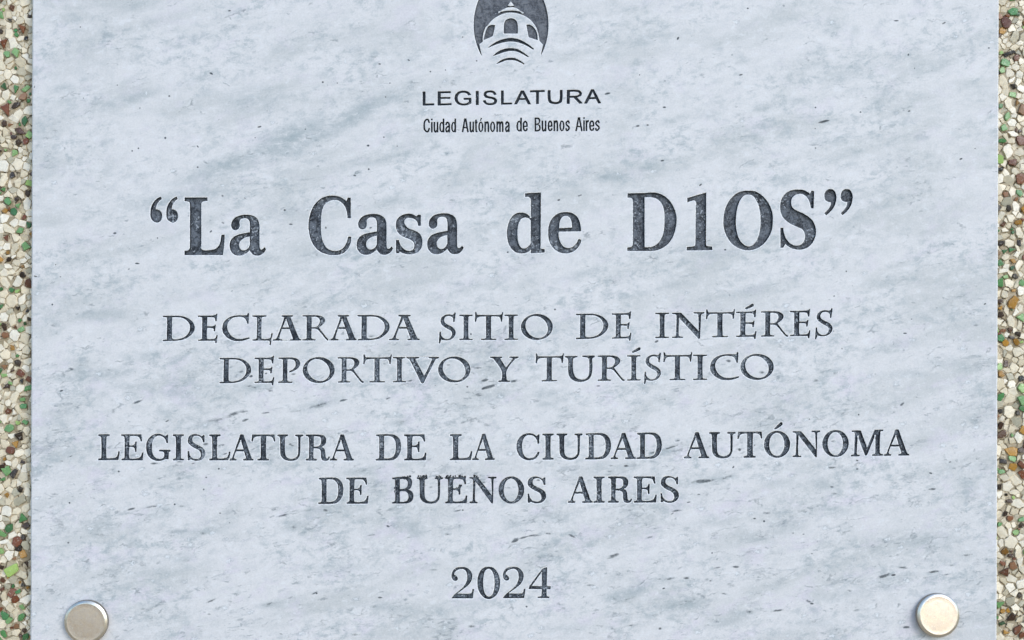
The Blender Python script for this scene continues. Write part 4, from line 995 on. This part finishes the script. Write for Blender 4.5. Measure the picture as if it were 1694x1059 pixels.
def build_wall():
    wall_z = -(SLAB_T + 3.0)
    D = DIST / PX
    kk = (D - wall_z) / D
    rnd = random.Random(21)
    X0, X1, Y0, Y1 = -150, 1850, -260, 1320
    hole = (92, 1612, -100, 1080)           # hidden behind the slab
    sites = []
    for t in CHIPS.split():
        x, y, r, f, s = t.split(',')
        sites.append((CX + (float(x) - CX) * kk, CY + (float(y) - CY) * kk, float(r), f, float(s)))
    cell = 9.0
    grid = {}

    def near(x, y, R):
        c = int(R // cell) + 1
        gx, gy = int(x // cell), int(y // cell)
        for i in range(gx - c, gx + c + 1):
            for j in range(gy - c, gy + c + 1):
                for k in grid.get((i, j), ()):
                    yield k
    for k, s in enumerate(sites):
        grid.setdefault((int(s[0] // cell), int(s[1] // cell)), []).append(k)
    # throw large chips first, then fill the gaps with smaller ones
    for r, tries in ((9.5, 1600), (7.5, 9000), (5.6, 34000), (4.0, 70000), (2.7, 80000)):
        for _ in range(tries):
            x, y = rnd.uniform(X0, X1), rnd.uniform(Y0, Y1)
            if hole[0] < x < hole[1] and hole[2] < y < hole[3]:
                continue
            rr = r * rnd.uniform(0.85, 1.15)
            ok = True
            for k in near(x, y, rr + 12):
                s = sites[k]
                if (x - s[0])**2 + (y - s[1])**2 < ((rr + s[2]) * 0.97)**2:
                    ok = False
                    break
            if ok:
                q = rnd.random()
                vis = -8 < x < 1702 and -8 < y < 1068
                lim = 0.19 if vis else 0.19
                f = 'p'
                if q < lim:
                    f = rnd.choice('gggbbba')
                grid.setdefault((int(x // cell), int(y // cell)), []).append(len(sites))
                sites.append((x, y, rr, f, rnd.random()))
    fam = {k: ([], [], []) for k in 'pgba'}
    for k, (x, y, r, f, s) in enumerate(sites):
        poly = [(x + 26 * math.cos(a * math.pi / 8), y + 26 * math.sin(a * math.pi / 8)) for a in range(16)]
        for j in near(x, y, r + 26):
            if j == k:
                continue
            ox, oy, orad = sites[j][:3]
            dx, dy = ox - x, oy - y
            d2 = dx * dx + dy * dy
            if d2 > (r + orad + 20)**2 or d2 < 1e-6:
                continue
            t = 0.5 + (r * r - orad * orad) / (2 * d2)
            poly = clip_poly(poly, x + dx * t, y + dy * t, dx, dy)
            if len(poly) < 3:
                break
        if len(poly) < 3:
            continue
        P = np.array(poly)
        c = P.mean(0)
        dist = np.linalg.norm(P - c, axis=1)
        P = c + (P - c) * np.minimum(1.0, (r * 2.3) / (dist + 1e-6))[:, None]
        if f != 'p':                                         # broken glass: a few straight edges, long or stubby
            m_ = rnd.choice((3, 4, 4, 5, 5, 6))
            a0, el = rnd.uniform(0, 6.28), rnd.uniform(0.62, 1.0)
            an = sorted(a0 + 6.283 * (i + rnd.uniform(-0.28, 0.28)) / m_ for i in range(m_))
            P = np.array([(math.cos(a) * r * rnd.uniform(1.0, 1.45), math.sin(a) * r * el * rnd.uniform(1.0, 1.45)) for a in an])
            ro = rnd.uniform(0, 3.14)
            P = np.array([(x, y)]) + P @ np.array([[math.cos(ro), math.sin(ro)], [-math.sin(ro), math.cos(ro)]])
            c = P.mean(0)
        else:
            for _ in range(rnd.choice((0, 0, 0, 1))):        # knock a corner off
                a = rnd.uniform(0, 6.28)
                q = clip_poly([tuple(p) for p in P], c[0] + math.cos(a) * r * rnd.uniform(0.65, 1.0), c[1] + math.sin(a) * r * rnd.uniform(0.65, 1.0), math.cos(a), math.sin(a))
                if len(q) >= 3:
                    P = np.array(q)
            c = P.mean(0)
            P = c + (P - c) * rnd.uniform(0.92, 1.02) * np.array([rnd.uniform(0.94, 1.05) for _ in P])[:, None]
            mid = (P + np.roll(P, -1, 0)) / 2                # slightly broken edges
            mid = c + (mid - c) * np.array([rnd.uniform(0.86, 1.05) for _ in P])[:, None]
            P = np.stack([P, mid], 1).reshape(-1, 2)
        if f == 'p' and rnd.random() < 0.5:
            ro, e1 = rnd.uniform(0, 3.14), rnd.uniform(1.05, 1.32)
            R_ = np.array([[math.cos(ro), math.sin(ro)], [-math.sin(ro), math.cos(ro)]])
            P = c + ((P - c) @ R_.T * np.array([e1, 0.92 / e1])) @ R_
        cw = rnd.uniform(0.04, 0.13)                         # worn corners
        Q = np.roll(P, -1, 0)
        P = np.stack([P * (1 - cw) + Q * cw, P * cw + Q * (1 - cw)], 1).reshape(-1, 2)
        if rnd.random() < 0.12:
            Q = np.roll(P, -1, 0)
            P = np.stack([P * 0.78 + Q * 0.22, P * 0.22 + Q * 0.78], 1).reshape(-1, 2)
        P = ccw(P)
        if abs(area2(P)) < 6:
            continue
        h = rnd.uniform(0.5, 3.4) * (0.6 + r / 14) + (1.6 if f != 'p' else 0.0)
        tx, ty = rnd.uniform(-0.22, 0.22), rnd.uniform(-0.22, 0.22)
        V, F, A = fam[f]
        b, n = len(V), len(P)
        rings = [(1.0, -2.5), (0.985, h - 0.5), (0.90, h), (0.5, h + 0.025 * r)]
        for sc, z in rings:
            Q = c + (P - c) * sc
            for q in Q:
                zz = z + (tx * (q[0] - c[0]) + ty * (q[1] - c[1]) if z > 0 or sc < 1 else 0)
                V.append(W(q[0], q[1], wall_z + zz))
        V.append(W(c[0], c[1], wall_z + h + 0.03 * r))
        for q in range(len(rings) - 1):
            for i in range(n):
                j = (i + 1) % n
                F.append([b + q * n + i, b + (q + 1) * n + i, b + (q + 1) * n + j, b + q * n + j])
        q = len(rings) - 1
        for i in range(n):
            F.append([b + q * n + i, b + (q + 1) * n, b + q * n + (i + 1) % n])
        A.extend([s] * (len(rings) * n + 1))
    wall = thing('terrazzo_wall', 'cream terrazzo wall of marble chips with green and brown glass pieces, behind the plaque', 'wall')
    # bed of mortar, large enough for the wall to go on past the picture
    e = 6000
    vb = [W(CX - e, CY - e, wall_z), W(CX + e, CY - e, wall_z), W(CX + e, CY + e, wall_z), W(CX - e, CY + e, wall_z)]
    vb += [W(CX - e, CY - e, wall_z - 400), W(CX + e, CY - e, wall_z - 400), W(CX + e, CY + e, wall_z - 400), W(CX - e, CY + e, wall_z - 400)]
    mesh_obj('mortar_bed', vb, [[3, 2, 1, 0], [4, 5, 6, 7], [0, 1, 5, 4], [1, 2, 6, 5], [2, 3, 7, 6], [3, 0, 4, 7]], M_MORTAR, wall)
    for f, nm, mt in (('p', 'pale_marble_chips', M_PALE), ('g', 'green_glass_chips', M_GREEN), ('b', 'brown_glass_chips', M_BROWN), ('a', 'amber_glass_chips', M_AMBER)):
        V, F, A = fam[f]
        ob = mesh_obj(nm, V, F, mt, wall)
        at = ob.data.attributes.new('chip', 'FLOAT', 'POINT')
        at.data.foreach_set('value', np.array(A, dtype=np.float32))
        ob['kind'] = 'stuff'
    return len(sites)


build_wall()


# ------------------------------------------------------------------ the two fixing caps
def metal_material(name, base, rough, spots):
    m = NT(name)
    P = m.coords()
    g = m.noise(P, 0.10, 4, 0.6)
    s = m.noise(P, 0.45, 3, 0.6)
    c = m.mix(m.ramp(g, 0.35, 0.65), base, tuple(v * 0.88 for v in base[:3]) + (1,))
    c = m.mix(m.ramp(s, 0.56, 0.70, 0, spots), c, rgb(0.34, 0.30, 0.25))
    s2 = m.noise(m.coords(off=(40, 0, 9)), 0.30, 3, 0.65)
    c = m.mix(m.ramp(s2, 0.58, 0.66, 0, spots * 1.6), c, rgb(0.92, 0.87, 0.80))
    m.set(m.bsdf.inputs['Base Color'], c)
    m.bsdf.inputs['Metallic'].default_value = 1.0
    m.set(m.bsdf.inputs['Roughness'], m.ramp(g, 0.3, 0.7, rough, rough + 0.14))
    m.bump(m.math('ADD', m.math('MULTIPLY', g, 0.6), m.math('MULTIPLY', s, 0.4)), 0.16, 0.0003)
    return m.mat


M_FACE = metal_material('satin_nickel', rgb(0.82, 0.71, 0.605), 0.35, 0.30)
M_RIM = metal_material('polished_nickel', rgb(0.78, 0.74, 0.65), 0.32, 0.15)
M_SIDE = metal_material('shaded_nickel_side', rgb(0.36, 0.32, 0.27), 0.38, 0.2)  # darker than the face: the shadow ring round the cap is in this colour
M_COLLAR = metal_material('dull_steel', rgb(0.30, 0.28, 0.25), 0.45, 0.3)


def lathe(profile, n=72):
    """profile of (radius, height) in px -> verts, faces about the viewing axis"""
    V, F = [], []
    for r, h in profile:
        for k in range(n):
            a = 2 * math.pi * k / n
            V.append((r * PX * math.cos(a), -h * PX, r * PX * math.sin(a)))
    for q in range(len(profile) - 1):
        for k in range(n):
            j = (k + 1) % n
            F.append([q * n + k, (q + 1) * n + k, (q + 1) * n + j, q * n + j][::-1])
    return V, F


def cap(x, y, label, tilt):
    root = thing('fixing_cap', label, 'screw cap', W(x, y, 0), 'round metal caps fixing the plaque')
    V, F = lathe([(30, 0.05), (30, 3.0)])
    mesh_obj('collar', V, F, M_COLLAR, root, smooth=True)
    V, F = lathe([(28, 2.0), (35.0, 2.0), (35.8, 2.6), (36.0, 3.6), (36.0, 9.6), (35.6, 10.4)])
    mesh_obj('cap_side', V, F, M_SIDE, root, smooth=True)
    V, F = lathe([(35.6, 10.4), (34.9, 11.0), (32.6, 12.2), (31.4, 12.6), (30.8, 12.65)])
    mesh_obj('bevelled_rim', V, F, M_RIM, root, smooth=True)
    V, F = lathe([(30.8, 12.65), (30.4, 12.6), (24, 12.75), (14, 12.9), (5, 12.95), (0.01, 12.97)])
    mesh_obj('cap_face', V, F, M_FACE, root, smooth=True)
    root.rotation_euler = tilt
    return root


cap(145.2, 1027.3, 'tan satin metal screw cap at the lower left corner of the marble plaque', (0, 0, 0))
cap(1548.6, 1016.8, 'bright pinkish metal screw cap at the lower right corner of the marble plaque', (math.radians(-4.0), 0, math.radians(4.0)))
